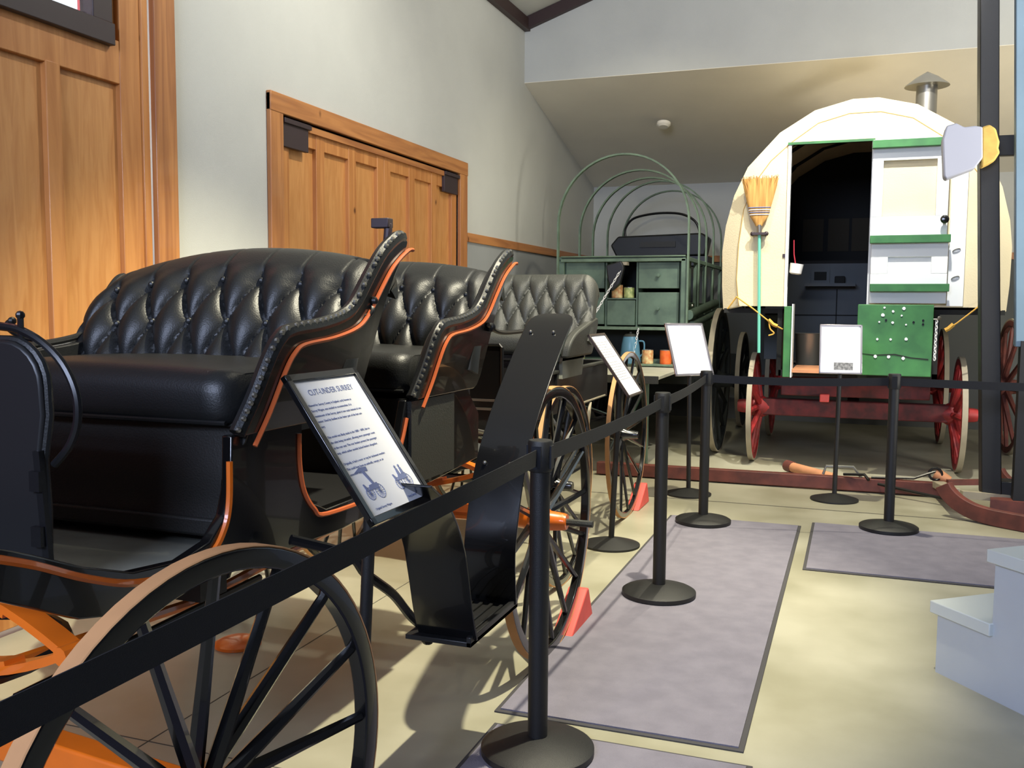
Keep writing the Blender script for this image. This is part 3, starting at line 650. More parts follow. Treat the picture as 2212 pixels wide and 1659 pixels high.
# wheels of the wagon
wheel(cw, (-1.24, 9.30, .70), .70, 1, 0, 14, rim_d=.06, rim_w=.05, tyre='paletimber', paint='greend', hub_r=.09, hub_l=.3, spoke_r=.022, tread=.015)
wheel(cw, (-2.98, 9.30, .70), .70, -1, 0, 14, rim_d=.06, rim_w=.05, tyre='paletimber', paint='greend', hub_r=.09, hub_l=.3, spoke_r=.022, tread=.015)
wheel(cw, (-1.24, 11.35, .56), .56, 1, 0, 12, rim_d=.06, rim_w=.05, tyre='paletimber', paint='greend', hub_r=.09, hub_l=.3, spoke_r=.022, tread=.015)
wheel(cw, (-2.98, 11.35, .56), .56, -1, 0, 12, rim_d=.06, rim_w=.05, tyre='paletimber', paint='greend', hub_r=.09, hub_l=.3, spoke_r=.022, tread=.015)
for y, z in ((9.3, .70), (11.35, .56)): MB().box(-2.9, -1.3, y-.05, y+.05, z-.05, .86).build('axle_bolster', 'greend', cw)
MB().tube([(GX1+.055, 8.88, 1.33), (GX1+.10, 10.3, 1.45)], .045, 14).build('rolled_tube', 'green', cw)
MB().tube([(GX1+.075, 8.95, 1.235), (GX1+.13, 10.3, 1.36)], .038, 14).build('rolled_tube', 'green', cw)
for x in (-1.50, -1.46): MB().sphere((x, 8.95, 1.42), .013).build('brass_knob', 'brass', cw)
# black spring seat with its bow at the front of the wagon
st = MB().prism([(-2.78, 2.13), (-2.69, 2.235), (-1.70, 2.26), (-1.62, 2.20), (-1.66, 2.0), (-2.70, 1.98)], 11.0, 11.25, 'y').build('driver_seat', 'leather', cw, bevel=.02)
MB().box(-2.42, -2.0, 10.98, 11.01, 2.10, 2.165).build('seat_patch', 'flap', st)
MB().box(-2.70, -1.62, 10.95, 11.4, 1.885, 1.99).build('driver_seat_board', 'blackdull', cw)
MB().tube(smoothpts([(-2.64, 11.25, 2.20), (-2.66, 11.25, 2.33), (-2.58, 11.25, 2.45), (-2.42, 11.25, 2.50), (-2.2, 11.25, 2.52), (-1.98, 11.25, 2.50), (-1.83, 11.25, 2.42), (-1.77, 11.25, 2.30), (-1.76, 11.25, 2.15)], 5), .014, 8).build('seat_bow', 'iron', cw)
o = MB().prism([(-2.26, 1.80), (-2.11, 1.84), (-2.08, 1.78), (-2.12, 1.62), (-2.20, 1.55), (-2.24, 1.66)], 8.78, 8.85, 'y').build('leather_pouch', 'leather', bevel=.012)
tag(o, 'small black leather pouch hanging from the top rail of the green wagon', 'pouch')

def can(x, y, z, r, h, m, label, cat='tin can', lid='tin'):
    t = thing('tin_can', label, cat, (x, y, z))
    MB().lathe([(r*.97, 0), (r*.97, .004), (r, .006), (r, h-.006), (r*.97, h-.004), (r*.97, h)], (x, y, z), (0, 0, 1), 20).build('label_wrap', m, t)
    MB().lathe([(r*.99, h), (r*.99, h+.004), (r*.9, h+.004), (r*.9, h+.002), (.001, h+.002)], (x, y, z), (0, 0, 1), 20).build('lid', lid, t)
can(-2.196, 9.0, 1.490, .055, .125, 'can1', 'taller reddish cream tin can in the open niche between the green drawers')
can(-2.078, 9.0, 1.490, .052, .10, 'can3', 'shorter yellow tin can in the open niche beside the taller can')
can(-2.545, 8.90, .865, .057, .13, 'can3', 'pale green tin can on the lower shelf, left of the blue pot')
can(-2.68, 8.90, .865, .045, .10, 'can1', 'leftmost small yellow tin can on the lower shelf of the green wagon')
can(-1.865, 8.90, .865, .055, .13, 'can1', 'cream and orange tin can on the lower shelf just right of the blue pot')
can(-1.69, 8.90, .865, .055, .13, 'can2', 'bright orange tin can at the right end of the lower shelf')
pt = thing('coffee_pot', 'tall blue enamel pot on the lower shelf of the green wagon', 'pot', (-2.03, 8.885, .865))
MB().lathe([(.10, 0), (.105, .01), (.085, .18), (.07, .255), (.068, .26)], (-2.03, 8.885, .865), (0, 0, 1), 24).build('pot_body', 'bluepot', pt)
MB().lathe([(.072, .258), (.05, .28), (.012, .285), (.014, .30), (.001, .302)], (-2.03, 8.885, .865), (0, 0, 1), 20).build('pot_lid', 'leather2', pt)
MB().tube(smoothpts([(-1.945, 8.885, 1.08), (-1.90, 8.885, 1.07), (-1.90, 8.885, .98), (-1.935, 8.885, .93)], 4), .008, 6).build('pot_handle', 'bluepot', pt)

# ================================================================ SHEEP WAGON
sw = thing('sheep_wagon', 'white canvas-topped sheep wagon with an open doorway and red wheels at the right', 'wagon', (0, 10, 0))
cxs = .01
half = [(1.12, 1.39), (1.135, 1.60), (1.14, 1.90), (1.115, 2.12), (1.05, 2.38), (.94, 2.62), (.68, 2.90), (.40, 3.07), (.10, 3.145)]
outer = [(cxs+x, z) for x, z in half]+[(cxs-x, z) for x, z in half[::-1]]
ihalf = [(.975, 1.42), (1.0, 1.65), (.99, 1.95), (.955, 2.25), (.87, 2.47), (.74, 2.65), (.58, 2.795), (.365, 2.945), (.12, 3.01)]
inner = [(cxs+x, z) for x, z in ihalf]+[(cxs-x, z) for x, z in ihalf[::-1]]
Y0, Y1 = 8.40, 11.25
m_ = MB(); n = len(outer); yy = [Y0+.0, Y0+.10]+[Y0+.1+(Y1-Y0-.1)*k/6 for k in range(1, 7)]
rings = [[Vector((x, Y0, z)) for x, z in inner], [Vector((x, Y0+.09, z)) for x, z in outer]]
for k in range(1, 7):
    sag = .012 if k % 2 else 0
    rings.append([Vector((cxs+(x-cxs)*(1-sag), Y0+.09+(Y1-Y0-.09)*k/6, 1.39+(z-1.39)*(1-sag))) for x, z in outer])
inn = [[Vector((cxs+(p.x-cxs)*.975, p.y, 1.39+(p.z-1.39)*.985-.004)) for p in r] for r in rings]
vs = [p for r in rings for p in r]; vi = [p for r in inn for p in r]; R_ = len(rings); N = len(vs); fs = []
for i in range(R_-1):
    for k in range(n-1):
        a = (i*n+k, i*n+k+1, (i+1)*n+k+1, (i+1)*n+k); fs.append(a); fs.append(tuple(N+q for q in a[::-1]))
    for k in (0, n-1): fs.append((i*n+k, (i+1)*n+k, N+(i+1)*n+k, N+i*n+k))
for i in (0, R_-1):
    for k in range(n-1): fs.append((i*n+k, i*n+k+1, N+i*n+k+1, N+i*n+k))
m_.add(vs+vi, fs); cv = m_.build('canvas_cover', 'canvas', sw, smooth=20)
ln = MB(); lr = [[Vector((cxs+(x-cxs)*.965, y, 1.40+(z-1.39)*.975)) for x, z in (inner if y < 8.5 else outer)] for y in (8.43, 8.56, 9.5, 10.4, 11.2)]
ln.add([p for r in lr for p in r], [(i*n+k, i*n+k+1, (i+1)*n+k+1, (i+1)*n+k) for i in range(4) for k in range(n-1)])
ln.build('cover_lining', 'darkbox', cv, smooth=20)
MB().tube([Vector((x, Y0-.006, z)) for x, z in inner], .004, 6).build('canvas_seam', 'seam', cv)
# front wall with doorway x -.565..+.07, z .87..2.775
DX0, DX1, DZ = -.562, .075, 2.775
def inner_clip(x0, x1, z0):
    P = []
    for i in range(41):
        x = x0+(x1-x0)*i/40; zz = None
        for a, b_ in zip(inner[:-1], inner[1:]):
            if min(a[0], b_[0])-1e-6 <= x <= max(a[0], b_[0])+1e-6 and abs(a[0]-b_[0]) > 1e-6 and max(a[1], b_[1]) > 1.95:
                t_ = (x-a[0])/(b_[0]-a[0]); zz = max(zz or 0, a[1]+(b_[1]-a[1])*t_)
        P.append((x, zz or 1.9))
    return [(x0, z0)]+P+[(x1, z0)]
fwm = MB()
fwm.prism([(cxs-.975, 1.42), (cxs-1.0, 1.65), (cxs-.995, 1.93)]+inner_clip(cxs-.985, DX0, 1.42)[1:], Y0-.006, Y0+.02, 'y')
fwm.prism(inner_clip(DX0, DX1, DZ), Y0-.006, Y0+.02, 'y')
fwm.prism(inner_clip(DX1, cxs+.985, 1.42)[:-1]+[(cxs+.995, 1.93), (cxs+1.0, 1.65), (cxs+.975, 1.42)], Y0-.006, Y0+.02, 'y')
fwm.build('front_wall', 'canvas', sw, smooth=0)
MB().box(DX0-.03, DX1+.02, Y0-.03, Y0+.02, DZ, DZ+.02).build('door_lintel', 'greenb', sw)
MB().box(DX0-.025, DX0, Y0-.02, Y0+.05, 1.42, DZ).box(DX1, DX1+.02, Y0-.02, Y0+.05, 1.42, DZ).build('door_jamb', 'white', sw)
# box below the canvas: sides, floor, front corner boards
wb = MB().box(-.62, .64, 8.45, 11.2, .82, .87).box(-.64, -.60, 8.45, 11.2, .82, 1.40).box(.60, .64, 8.45, 11.2, .82, 1.40)
wb.box(-1.10, -.60, 8.47, 11.2, 1.36, 1.40).box(.62, 1.12, 8.47, 11.2, 1.36, 1.40).box(-.64, .64, 11.2, 11.24, .82, 1.45)
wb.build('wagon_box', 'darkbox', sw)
MB().box(-.575, -.51, 8.28, 8.45, .82, 1.42).build('box_post', 'greenb', sw, bevel=.005)
MB().box(-.51, -.50, 8.26, 8.46, .82, 1.44).build('box_post_edge', 'white', sw)
MB().box(-.50, .02, 8.30, 9.0, .86, .885).build('threshold', 'rawwood', sw)
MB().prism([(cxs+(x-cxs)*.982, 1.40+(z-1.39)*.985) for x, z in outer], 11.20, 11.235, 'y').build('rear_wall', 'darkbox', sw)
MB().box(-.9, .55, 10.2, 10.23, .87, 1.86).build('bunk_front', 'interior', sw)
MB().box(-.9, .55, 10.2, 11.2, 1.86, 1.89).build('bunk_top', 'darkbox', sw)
for x in (-.60, -.33, -.08): MB().box(x, x+.22, 11.19, 11.21, 2.04, 2.40).build('window_cloth', 'blind', sw)
MB().box(-.50, -.02, 9.95, 10.2, 1.625, 1.655).build('pull_out_shelf', 'interior', sw)
MB().box(-.20, -.19, 10.19, 10.2, .9, 1.6).box(-.9, .5, 10.19, 10.2, 1.33, 1.34).build('drawer_gap', 'darkbox', sw)
# dutch door, opened flat against the front wall
du_ = MB().box(.08, .165, 8.30, 8.335, 2.15, 2.60).box(.565, .655, 8.30, 8.335, 2.15, 2.60).box(.08, .655, 8.30, 8.335, 2.60, 2.77).box(.08, .655, 8.30, 8.335, 1.965, 2.15)
up_ = du_.build('upper_door_leaf', 'white', sw, bevel=.003)
MB().box(.165, .565, 8.345, 8.35, 2.15, 2.60).build('window_pane', 'canvas', up_)
MB().lathe([(.012, 0), (.012, .035), (.03, .045), (.033, .06), (.02, .075), (.001, .078)], (.63, 8.30, 2.115), (0, -1, 0), 16).build('knob', 'black', up_)
lo = MB().box(.095, .67, 8.30, 8.335, 1.45, 1.69).box(.095, .67, 8.30, 8.335, 1.825, 1.955).box(.095, .225, 8.30, 8.335, 1.69, 1.825).box(.55, .67, 8.30, 8.335, 1.69, 1.825)
lo_ = lo.build('lower_door_leaf', 'white', sw, bevel=.003)
MB().box(.225, .55, 8.325, 8.335, 1.69, 1.825).build('door_panel', 'white', lo_)
MB().box(.68, .80, 8.37, 8.40, 1.43, 2.72).build('door_batten', 'white', sw)
for z0, x0, x1, par in ((2.695, .075, .62, up_), (1.935, .082, .68, lo_), (1.545, .095, .685, lo_)):
    MB().box(x0, x1, 8.235, 8.30, z0, z0+.062).build('door_ledge', 'greenb', par, bevel=.003)
for z in (1.875, 1.655): MB().tube([Vector((.735+.028*cos(a), 8.365, z+.012*sin(a)+.010*cos(a))) for a in [2*PI*k/12 for k in range(12)]], .004, 5, closed=True).build('hook_eye', 'steel', sw)
# green perforated board in front of the doorway
gp = MB().box(.01, .575, 8.16, 8.21, .865, 1.44).build('splash_board', 'greenb', sw, bevel=.006)
hl = MB()
random.seed(3)
for px, pz in ((.21, 1.415), (.355, 1.41), (.275, 1.385), (.20, 1.355), (.34, 1.352), (.175, 1.30), (.275, 1.295), (.375, 1.28), (.165, 1.16), (.265, 1.16), (.38, 1.165), (.155, 1.02), (.255, 1.02), (.365, 1.01)):
    r = random.uniform(.006, .012); hl.prism([(px+r*(1+.3*random.random())*cos(a), pz+r*(1+.3*random.random())*sin(a)) for a in [2*PI*k/8 for k in range(8)]], 8.154, 8.162, 'y')
tag(hl.build('paint_chips', 'paper', gp), 'chipped pale spots', kind='stuff')
hl = MB()
for px, pz in ((.225, 1.315), (.43, 1.30), (.50, 1.315), (.50, 1.285)): hl.lathe([(.009, 0), (.009, .004)], (px, 8.155, pz), (0, 1, 0), 10)
hl.build('bolt_holes', 'black', gp)
MB().prism([(.03, 1.045), (.15, 1.035), (.3, 1.045), (.42, 1.02), (.55, 1.01), (.55, 1.0), (.42, 1.012), (.3, 1.035), (.15, 1.028)], 8.156, 8.162, 'y').build('split_crack', 'greend', gp)
chain(gp, (.60, 8.17, 1.32), (.595, 8.17, 1.0), 13, r=.0045)
MB().tube([(.56, 8.17, 1.325), (.62, 8.165, 1.325)], .006).sphere((.615, 8.165, 1.335), .016).build('chain_hook', 'steel', gp)
# chimney
cm = MB().lathe([(.085, 0), (.085, .42)], (.50, 8.98, 2.93), (0, 0, 1), 24).build('stove_pipe', 'tin', sw)
MB().lathe([(.182, 0), (.176, .01), (.09, .075), (.001, .125)], (.50, 8.98, 3.31), (0, 0, 1), 32).build('pipe_cap', 'tin', cm)
# gear
for x, sd in ((-.86, -1), (.86, 1)):
    wheel(sw, (x, 8.90, .50), .50, sd, 0, 12, rim_d=.055, rim_w=.045, tyre='paletimber', paint='red', hub_r=.085, hub_l=.30, spoke_r=.024, tread=.016, dish=.04)
    wheel(sw, (x, 10.75, .60), .60, sd, 0, 12, rim_d=.055, rim_w=.045, tyre='paletimber', paint='red', hub_r=.085, hub_l=.30, spoke_r=.024, tread=.016, dish=.04)
MB().box(-.78, .78, 8.83, 8.97, .43, .58).box(-.62, .62, 8.80, 8.98, .62, .74).build('front_axle', 'redshade', sw, bevel=.01)
MB().box(-.78, .78, 10.68, 10.82, .53, .68).build('rear_axle', 'red', sw, bevel=.01)
MB().box(-.28, -.20, 8.70, 8.78, .58, .65).build('bolster_block', 'chock', sw, bevel=.008)
MB().box(-.55, .55, 8.86, 8.94, .74, .82).box(-.5, .5, 10.7, 10.8, .68, .82).box(-.05, .05, 8.9, 10.8, .5, .58).build('bolster', 'redshade', sw)
# guy ropes
for sd, pts in ((-1, [(-.985, 8.37, 1.50), (-.84, 8.33, 1.40), (-.70, 8.33, 1.29), (-.645, 8.33, 1.255), (-.585, 8.33, 1.225)]), (1, [(.99, 8.37, 1.50), (.88, 8.34, 1.40), (.76, 8.33, 1.295), (.68, 8.33, 1.235)])):
    MB().tube(pts, .0065, 6).build('guy_rope', 'rope', sw)
MB().tube([(-.705, 8.32, 1.305), (-.665, 8.32, 1.265), (-.63, 8.32, 1.25)], .016, 7).tube(smoothpts([(-.70, 8.32, 1.30), (-.69, 8.32, 1.23), (-.655, 8.32, 1.19), (-.70, 8.32, 1.17)], 4), .006, 6).build('rope_knot', 'rope', sw)
MB().tube([(.735, 8.32, 1.285), (.70, 8.32, 1.25), (.675, 8.32, 1.235)], .018, 7).build('rope_knot', 'rope', sw)
MB().tube([(-.985, 8.385, 1.50), (-1.06, 8.40, 1.395)], .006, 6).build('guy_rope', 'rope', sw)
MB().box(-.61, -.575, 8.385, 8.40, 1.835, 1.865).build('latch_plate', 'bronze', sw)
# broom hanging on the wagon
br = thing('broom', 'straw broom with a turquoise handle hanging bristles up on the white wagon', 'broom', (-.80, 8.34, 1.02))
secs = []
for t_, hw_, d_ in ((0, .028, .022), (.08, .045, .026), (.2, .075, .03), (.5, .105, .03), (.8, .135, .028), (1, .150, .022)):
    z = 2.10+.40*t_; secs.append([Vector((-.808+hw_*cos(a), 8.34+d_*sin(a), z+.0*cos(a))) for a in [2*PI*k/20 for k in range(20)]])
hd = MB().ring(secs)
for k in range(110):
    u = random.uniform(-1, 1); x0 = -.808+u*.13; y0 = 8.34+random.uniform(-.024, .02)
    hd.tube([(x0-.02*u, y0, 2.38), (x0+.02*u+random.uniform(-.01, .01), y0+random.uniform(-.01, .01), 2.50+random.uniform(.0, .03))], .0018, 3)
hd.build('bristles', 'straw', br)
for z, m__ in ((2.255, 'ink'), (2.235, 'paper'), (2.215, 'ink'), (2.195, 'paper')):
    hw_ = .080+(z-2.2)*.22; MB().tube([Vector((-.808+hw_*cos(a), 8.34+.033*sin(a), z)) for a in [2*PI*k/20 for k in range(20)]], .0045, 5, closed=True).build('stitching', m__, br)
MB().tube([(-.806, 8.34, 2.11), (-.803, 8.34, 2.04)], [.026, .02], 10).build('ferrule', 'tin', br)
MB().tube([(-.803, 8.34, 2.05), (-.778, 8.335, 1.02)], .0135, 10).build('handle', 'turq', br)
MB().box(-.86, -.745, 8.31, 8.40, 2.025, 2.045).sphere((-.86, 8.335, 2.035), .02).sphere((-.745, 8.335, 2.035), .02).build('wall_hook', 'bronze', sw)
cp = thing('enamel_mug', 'white enamel mug hanging by a red string in the wagon doorway', 'mug', (-.50, 8.35, 1.69))
MB().lathe([(.035, 0), (.05, .01), (.055, .09), (.05, .088), (.045, .012), (.001, .01)], (-.50, 8.35, 1.69), (.15, 0, 1), 18).build('mug_body', 'enamel', cp)
MB().tube([(-.50, 8.35, 1.78), (-.515, 8.37, 1.86), (-.52, 8.385, 1.98)], .005, 5).build('string', 'redstring', cp)
# things inside
o = MB().lathe([(.10, 0), (.105, .01), (.12, .29), (.125, .30), (.11, .30)], (-.42, 9.3, .87), (0, 0, 1), 24).build('metal_bucket', 'tin', loc=(-.42, 9.3, .87))
tag(o, 'dark metal bucket on the floor inside the white wagon doorway', 'bucket')
pf = thing('picture', 'small framed picture leaning on the shelf inside the white wagon', 'picture', (-.37, 10.17, 1.655))
MB().box(-.45, -.27, 10.165, 10.18, 1.655, 1.80).build('mat_board', 'interior', pf); MB().box(-.42, -.30, 10.16, 10.166, 1.69, 1.775).build('print', 'darkbox', pf)
o = MB().box(-.22, -.12, 10.10, 10.16, 1.655, 1.73).build('small_box', 'darkbox', bevel=.01); tag(o, 'small dark box on the shelf inside the white wagon beside the picture', 'box')
# loose wheel beside the wagon
lw = wheel(None, (1.42, 10.2, .66), .66, 1, .06, 12, rim_d=.06, rim_w=.045, tyre='paletimber', paint='redwood', hub_r=.09, hub_l=.3, spoke_r=.022, tread=.015, name='wagon_wheel')
tag(lw, 'tall pale-tyred wagon wheel standing at the right of the white wagon behind the black post', 'wheel')
# ================================================================ SLEIGH WITH BLACK FRAME (right edge)
sl = thing('sleigh', 'red-brown sled with curved runner, black upright frame and blue-grey panel at the right edge', 'sleigh', (1.2, 7.2, 0))
dr = Vector((.826, -.563, 0))
def runner(o, name):
    P = []
    for s_, z in ((0, .215), (.03, .17), (.10, .115), (.20, .075), (.32, .058), (.45, .055), (.62, .055), (1.4, .055)):
        P.append(Vector(o)+dr*s_+Vector((0, 0, z)))
    P = smoothpts(P, 4); secs = []; sdv = Vector((-dr.y, dr.x, 0))
    for i, p in enumerate(P):
        a = P[max(i-1, 0)]; b_ = P[min(i+1, len(P)-1)]; d = (b_-a).normalized(); nn = sdv.cross(d).normalized(); h = .055
        secs.append([p-sdv*.028-nn*h*.95, p+sdv*.028-nn*h*.95, p+sdv*.028+nn*h*.95, p-sdv*.028+nn*h*.95])
    return MB().ring(secs).build(name, 'redwood', sl, bevel=.005)
runner((.60, 6.95, 0), 'runner'); runner((1.02, 7.72, 0), 'runner')
MB().beam((.62, 7.62, .10), (.66, 6.96, .17), .085, .05).build('cross_bar', 'paletimber', sl, bevel=.005)
MB().beam((-2.0, 7.60, .060), (.72, 7.64, .062), .075, .10).build('tongue', 'redwood', sl, bevel=.006)
MB().beam((.68, 7.62, .12), (1.06, 7.74, .13), .04, .04).build('draw_bar', 'redwood', sl)
MB().beam((.72, 7.05, .14), (1.16, 7.18, .11), .05, .05).build('draw_bar', 'paletimber', sl)
MB().beam((.9, 7.05, .085), (2.2, 6.9, .085), .12, .09).build('bench_beam', 'redwood', sl)
MB().tube([(.20, 7.58, .08), (.66, 7.3, .05), (.74, 7.1, .06)], .012, 6).tube([(-.05, 7.6, .135), (.1, 7.55, .15), (.13, 7.5, .12)], .012, 6).build('iron_brace', 'iron', sl)
MB().tube([(-.2, 7.66, .115), (-.18, 7.66, .18), (.02, 7.66, .185), (.08, 7.63, .11)], .011, 6).build('iron_handle', 'steel', sl)
MB().tube([(.15, 7.62, .12), (.45, 7.64, .13), (.60, 7.66, .19)], .010, 6).tube([Vector((.60+.045*cos(a), 7.66+.0*sin(a), .17+.045*sin(a))) for a in [2*PI*k/14 for k in range(14)]], .010, 6, closed=True).build('chain_ring', 'iron', sl)
MB().tube([(.60, 7.70, .17), (.70, 7.68, .12)], [.05, .035], 12).build('wood_roller', 'rawwood', sl)
fr = MB().prism([(.851, .135), (.975, .145), (.852, 2.56), (.795, 3.9), (.68, 3.9), (.735, 2.56)], 7.10, 7.27, 'y').build('frame_post', 'blackplastic', sl, bevel=.006)
MB().beam((.93, 7.19, .185), (2.4, 7.19, .20), .15, .10).build('frame_base', 'blackplastic', sl, bevel=.006)
MB().beam((.80, 7.19, 2.505), (1.8, 7.19, 2.50), .06, .135).build('frame_arm', 'blackplastic', sl, bevel=.004)
MB().box(1.03, 1.10, 7.0, 7.1, .12, 1.2).build('panel_leg', 'blackplastic', sl)
MB().prism([(1.0, 1.16), (2.6, 1.16), (2.6, 3.75), (.885, 3.75)], 7.02, 7.10, 'y').build('side_panel', 'bluegrey', sl, bevel=.006)
# the long raw-ended pole lying behind the tongue
pl = thing('wooden_pole', 'short orange-red timber pole lying behind the long red sled tongue', 'pole', (-.3, 8.0, .05))
MB().tube([(-.50, 8.28, .06), (-.12, 7.9, .045)], .042, 12).build('pole_shaft', 'rawwood', pl)
MB().tube([(-.515, 8.30, .062), (-.46, 8.24, .058)], .048, 12).build('pole_collar', 'redwood', pl)
# the white block on the post
wbk = thing('padded_block', 'chunky white block with yellowed ragged side fixed to the black post', 'block', (.66, 7.0, 2.3))
q = [(.497, 2.53), (.517, 2.62), (.575, 2.635), (.625, 2.605), (.69, 2.61), (.735, 2.60), (.745, 2.40), (.70, 2.335), (.53, 2.27), (.515, 2.29)]
MB().prism(q, 6.96, 7.10, 'y').build('white_core', 'waxblock', wbk, bevel=.01)
q = [(.73, 2.60), (.775, 2.615), (.815, 2.585), (.83, 2.53), (.84, 2.50), (.835, 2.46), (.845, 2.43), (.82, 2.385), (.79, 2.365), (.74, 2.34)]
MB().prism(q, 6.965, 7.095, 'y').build('ragged_side', 'yellowed', wbk, bevel=.012)

# ================================================================ GREY STEPS
sp = thing('grey_steps', 'pale grey painted wooden steps at the lower right', 'steps', (.337, 3.912, 0))
a_ = Vector((.337, 3.912, 0)); d1 = Vector((.629, -.778, 0)); d2 = Vector((.778, .629, 0))
def obl(s0, s1, t0, t1, z0, z1, base=a_):
    c = [base+d1*s+d2*t for s, t in ((s0, t0), (s1, t0), (s1, t1), (s0, t1))]
    return MB().add([Vector((p.x, p.y, z)) for z in (z0, z1) for p in c], [(0, 3, 2, 1), (4, 5, 6, 7), (0, 1, 5, 4), (1, 2, 6, 5), (2, 3, 7, 6), (3, 0, 4, 7)])
T = .75
m_ = MB()
pts = [(0, 0), (0, .232), (.26, .232), (.26, .50), (.52, .50), (.52, .77), (.80, .77), (.80, 0), (.52, .0), (.30, .0)]
for t0, t1 in ((0, .03), (T-.03, T)):
    n = len(pts); vs = []
    for t_ in (t0, t1): vs += [Vector((0, 0, z))+a_+d1*s+d2*t_ for s, z in pts]
    m_.add(vs, [tuple(range(n))[::-1], tuple(range(n, 2*n))]+[(i, (i+1) % n, n+(i+1) % n, n+i) for i in range(n)])
m_.build('side_panel', 'stepgrey', sp, smooth=0)
for s, z0, z1 in ((0, 0, .232), (.26, .28, .50), (.52, .55, .77)): obl(s+.001, s+.022, .03, T-.03, z0, z1).build('riser', 'stepgrey', sp)
for s, z in ((0, .232), (.26, .50), (.52, .77)):
    obl(s-.025, s+.265 if s < .5 else s+.30, -.018, T+.02, z, z+.048).build('tread', 'steptop', sp, bevel=.004)

# ================================================================ CHOCKS AND ORANGE DISC
def chock(x0, x1, y, label, s=1.0):
    o = MB().prism([(y, .001), (y+.35*s, .001), (y+.275*s, .15*s), (y+.25*s, .15*s)], x0, x1, 'x').build('wheel_chock', 'chock', loc=((x0+x1)/2, y+.17, 0), bevel=.006)
    tag(o, label, 'wheel chock', 'red wheel chocks')
chock(-1.175, -1.085, 3.73, 'red wedge chock behind the big surrey wheel beside the long mat')
chock(-1.455, -1.365, 6.32, 'red wedge chock behind the buggy rear wheel near the sled tongue')
o = MB().lathe([(.095, 0), (.095, .012), (.07, .024), (.001, .03)], (-2.36, 3.18, .001), (0, 0, 1), 28).build('orange_disc', 'orange', loc=(-2.36, 3.18, 0))
tag(o, 'round orange disc lying on the dark floor under the surrey', 'disc')

# ================================================================ BARRIER POSTS AND BELTS
def stanchion(x, y, label, first=[None]):
    if first[0] is None:
        t = thing('barrier_post', label, 'barrier post', (x, y, .0), 0, 'black retractable-belt barrier posts')
        MB().lathe([(.172, 0), (.178, .004), (.178, .022), (.165, .030), (.10, .044), (.05, .056), (.001, .056)], (0, 0, 0), (0, 0, 1), 48).build('base', 'blackplastic', t, world=False)
        MB().lathe([(.031, .045), (.031, .93), (.001, .93)], (0, 0, 0), (0, 0, 1), 28).build('pole', 'blackplastic', t, world=False)
        hd = MB().lathe([(.036, .895), (.038, .90), (.038, .985), (.035, .99), (.001, .992)], (0, 0, 0), (0, 0, 1), 28).build('belt_head', 'blackplastic', t, world=False)
        s_ = MB()
        for a in (0, 90, 180, 270):
            r = math.radians(a); d = Vector((cos(r), sin(r), 0)); e = Vector((-sin(r), cos(r), 0))
            s_.beam(d*.037-Vector((0, 0, 0))+Vector((0, 0, .905)), d*.037+Vector((0, 0, .975)), .03, .006, d)
        s_.build('belt_slot', 'belt', hd, world=False); first[0] = t; return t
    t = copy_tree(first[0]); t.location = (x, y, 0); t['label'] = label; return t
PA, PB, PC, PD = (-.894, 2.71), (-.857, 4.46), (-.892, 6.10), (.239, 6.345)
for p, l, z in ((PA, 'nearest black barrier post with the belt running to the lower left', .011), (PB, 'black barrier post in the middle of the long grey mat', .011), (PC, 'black barrier post at the far end of the long grey mat', .011), (PD, 'black barrier post on the right mat in front of the white wagon', .011)):
    s_ = stanchion(p[0], p[1], l); s_.location.z = z
PE, PF = (-.86, .42), (2.35, 6.45)
stanchion(PF[0], PF[1], 'black barrier post beyond the right edge of the photo').location.z = .001
stanchion(PE[0], PE[1], 'black barrier post beyond the left edge of the photo').location.z = .011
def belt(a, b, label, sag=.012, off=(0, 0)):
    A = Vector((a[0], a[1], .951)); B = Vector((b[0], b[1], .951)); d = (B-A).normalized(); A += d*.038; B -= d*.038
    A += Vector((off[0], off[1], 0)); B += Vector((off[0], off[1], 0)); secs = []; sd = d.cross(Vector((0, 0, 1)))
    for i in range(13):
        t = i/12; p = A.lerp(B, t)-Vector((0, 0, sag*4*t*(1-t))); h = .025
        secs.append([p-sd*.0012-Vector((0, 0, h)), p+sd*.0012-Vector((0, 0, h)), p+sd*.0012+Vector((0, 0, h)), p-sd*.0012+Vector((0, 0, h))])
    o = MB().ring(secs).build('barrier_belt', 'belt', loc=(A+B)/2); tag(o, label, 'belt', 'black barrier belts')
belt(PE, PA, 'wide black belt crossing the lower left in front of the surrey', .004)
belt(PA, PB, 'black belt between the nearest and the second barrier post')
belt(PB, PC, 'black belt between the second and the third barrier post of the aisle')
belt(PC, PD, 'black belt stretched across in front of the white wagon')
belt(PD, PF, 'black belt running from the rightmost post to the right edge')

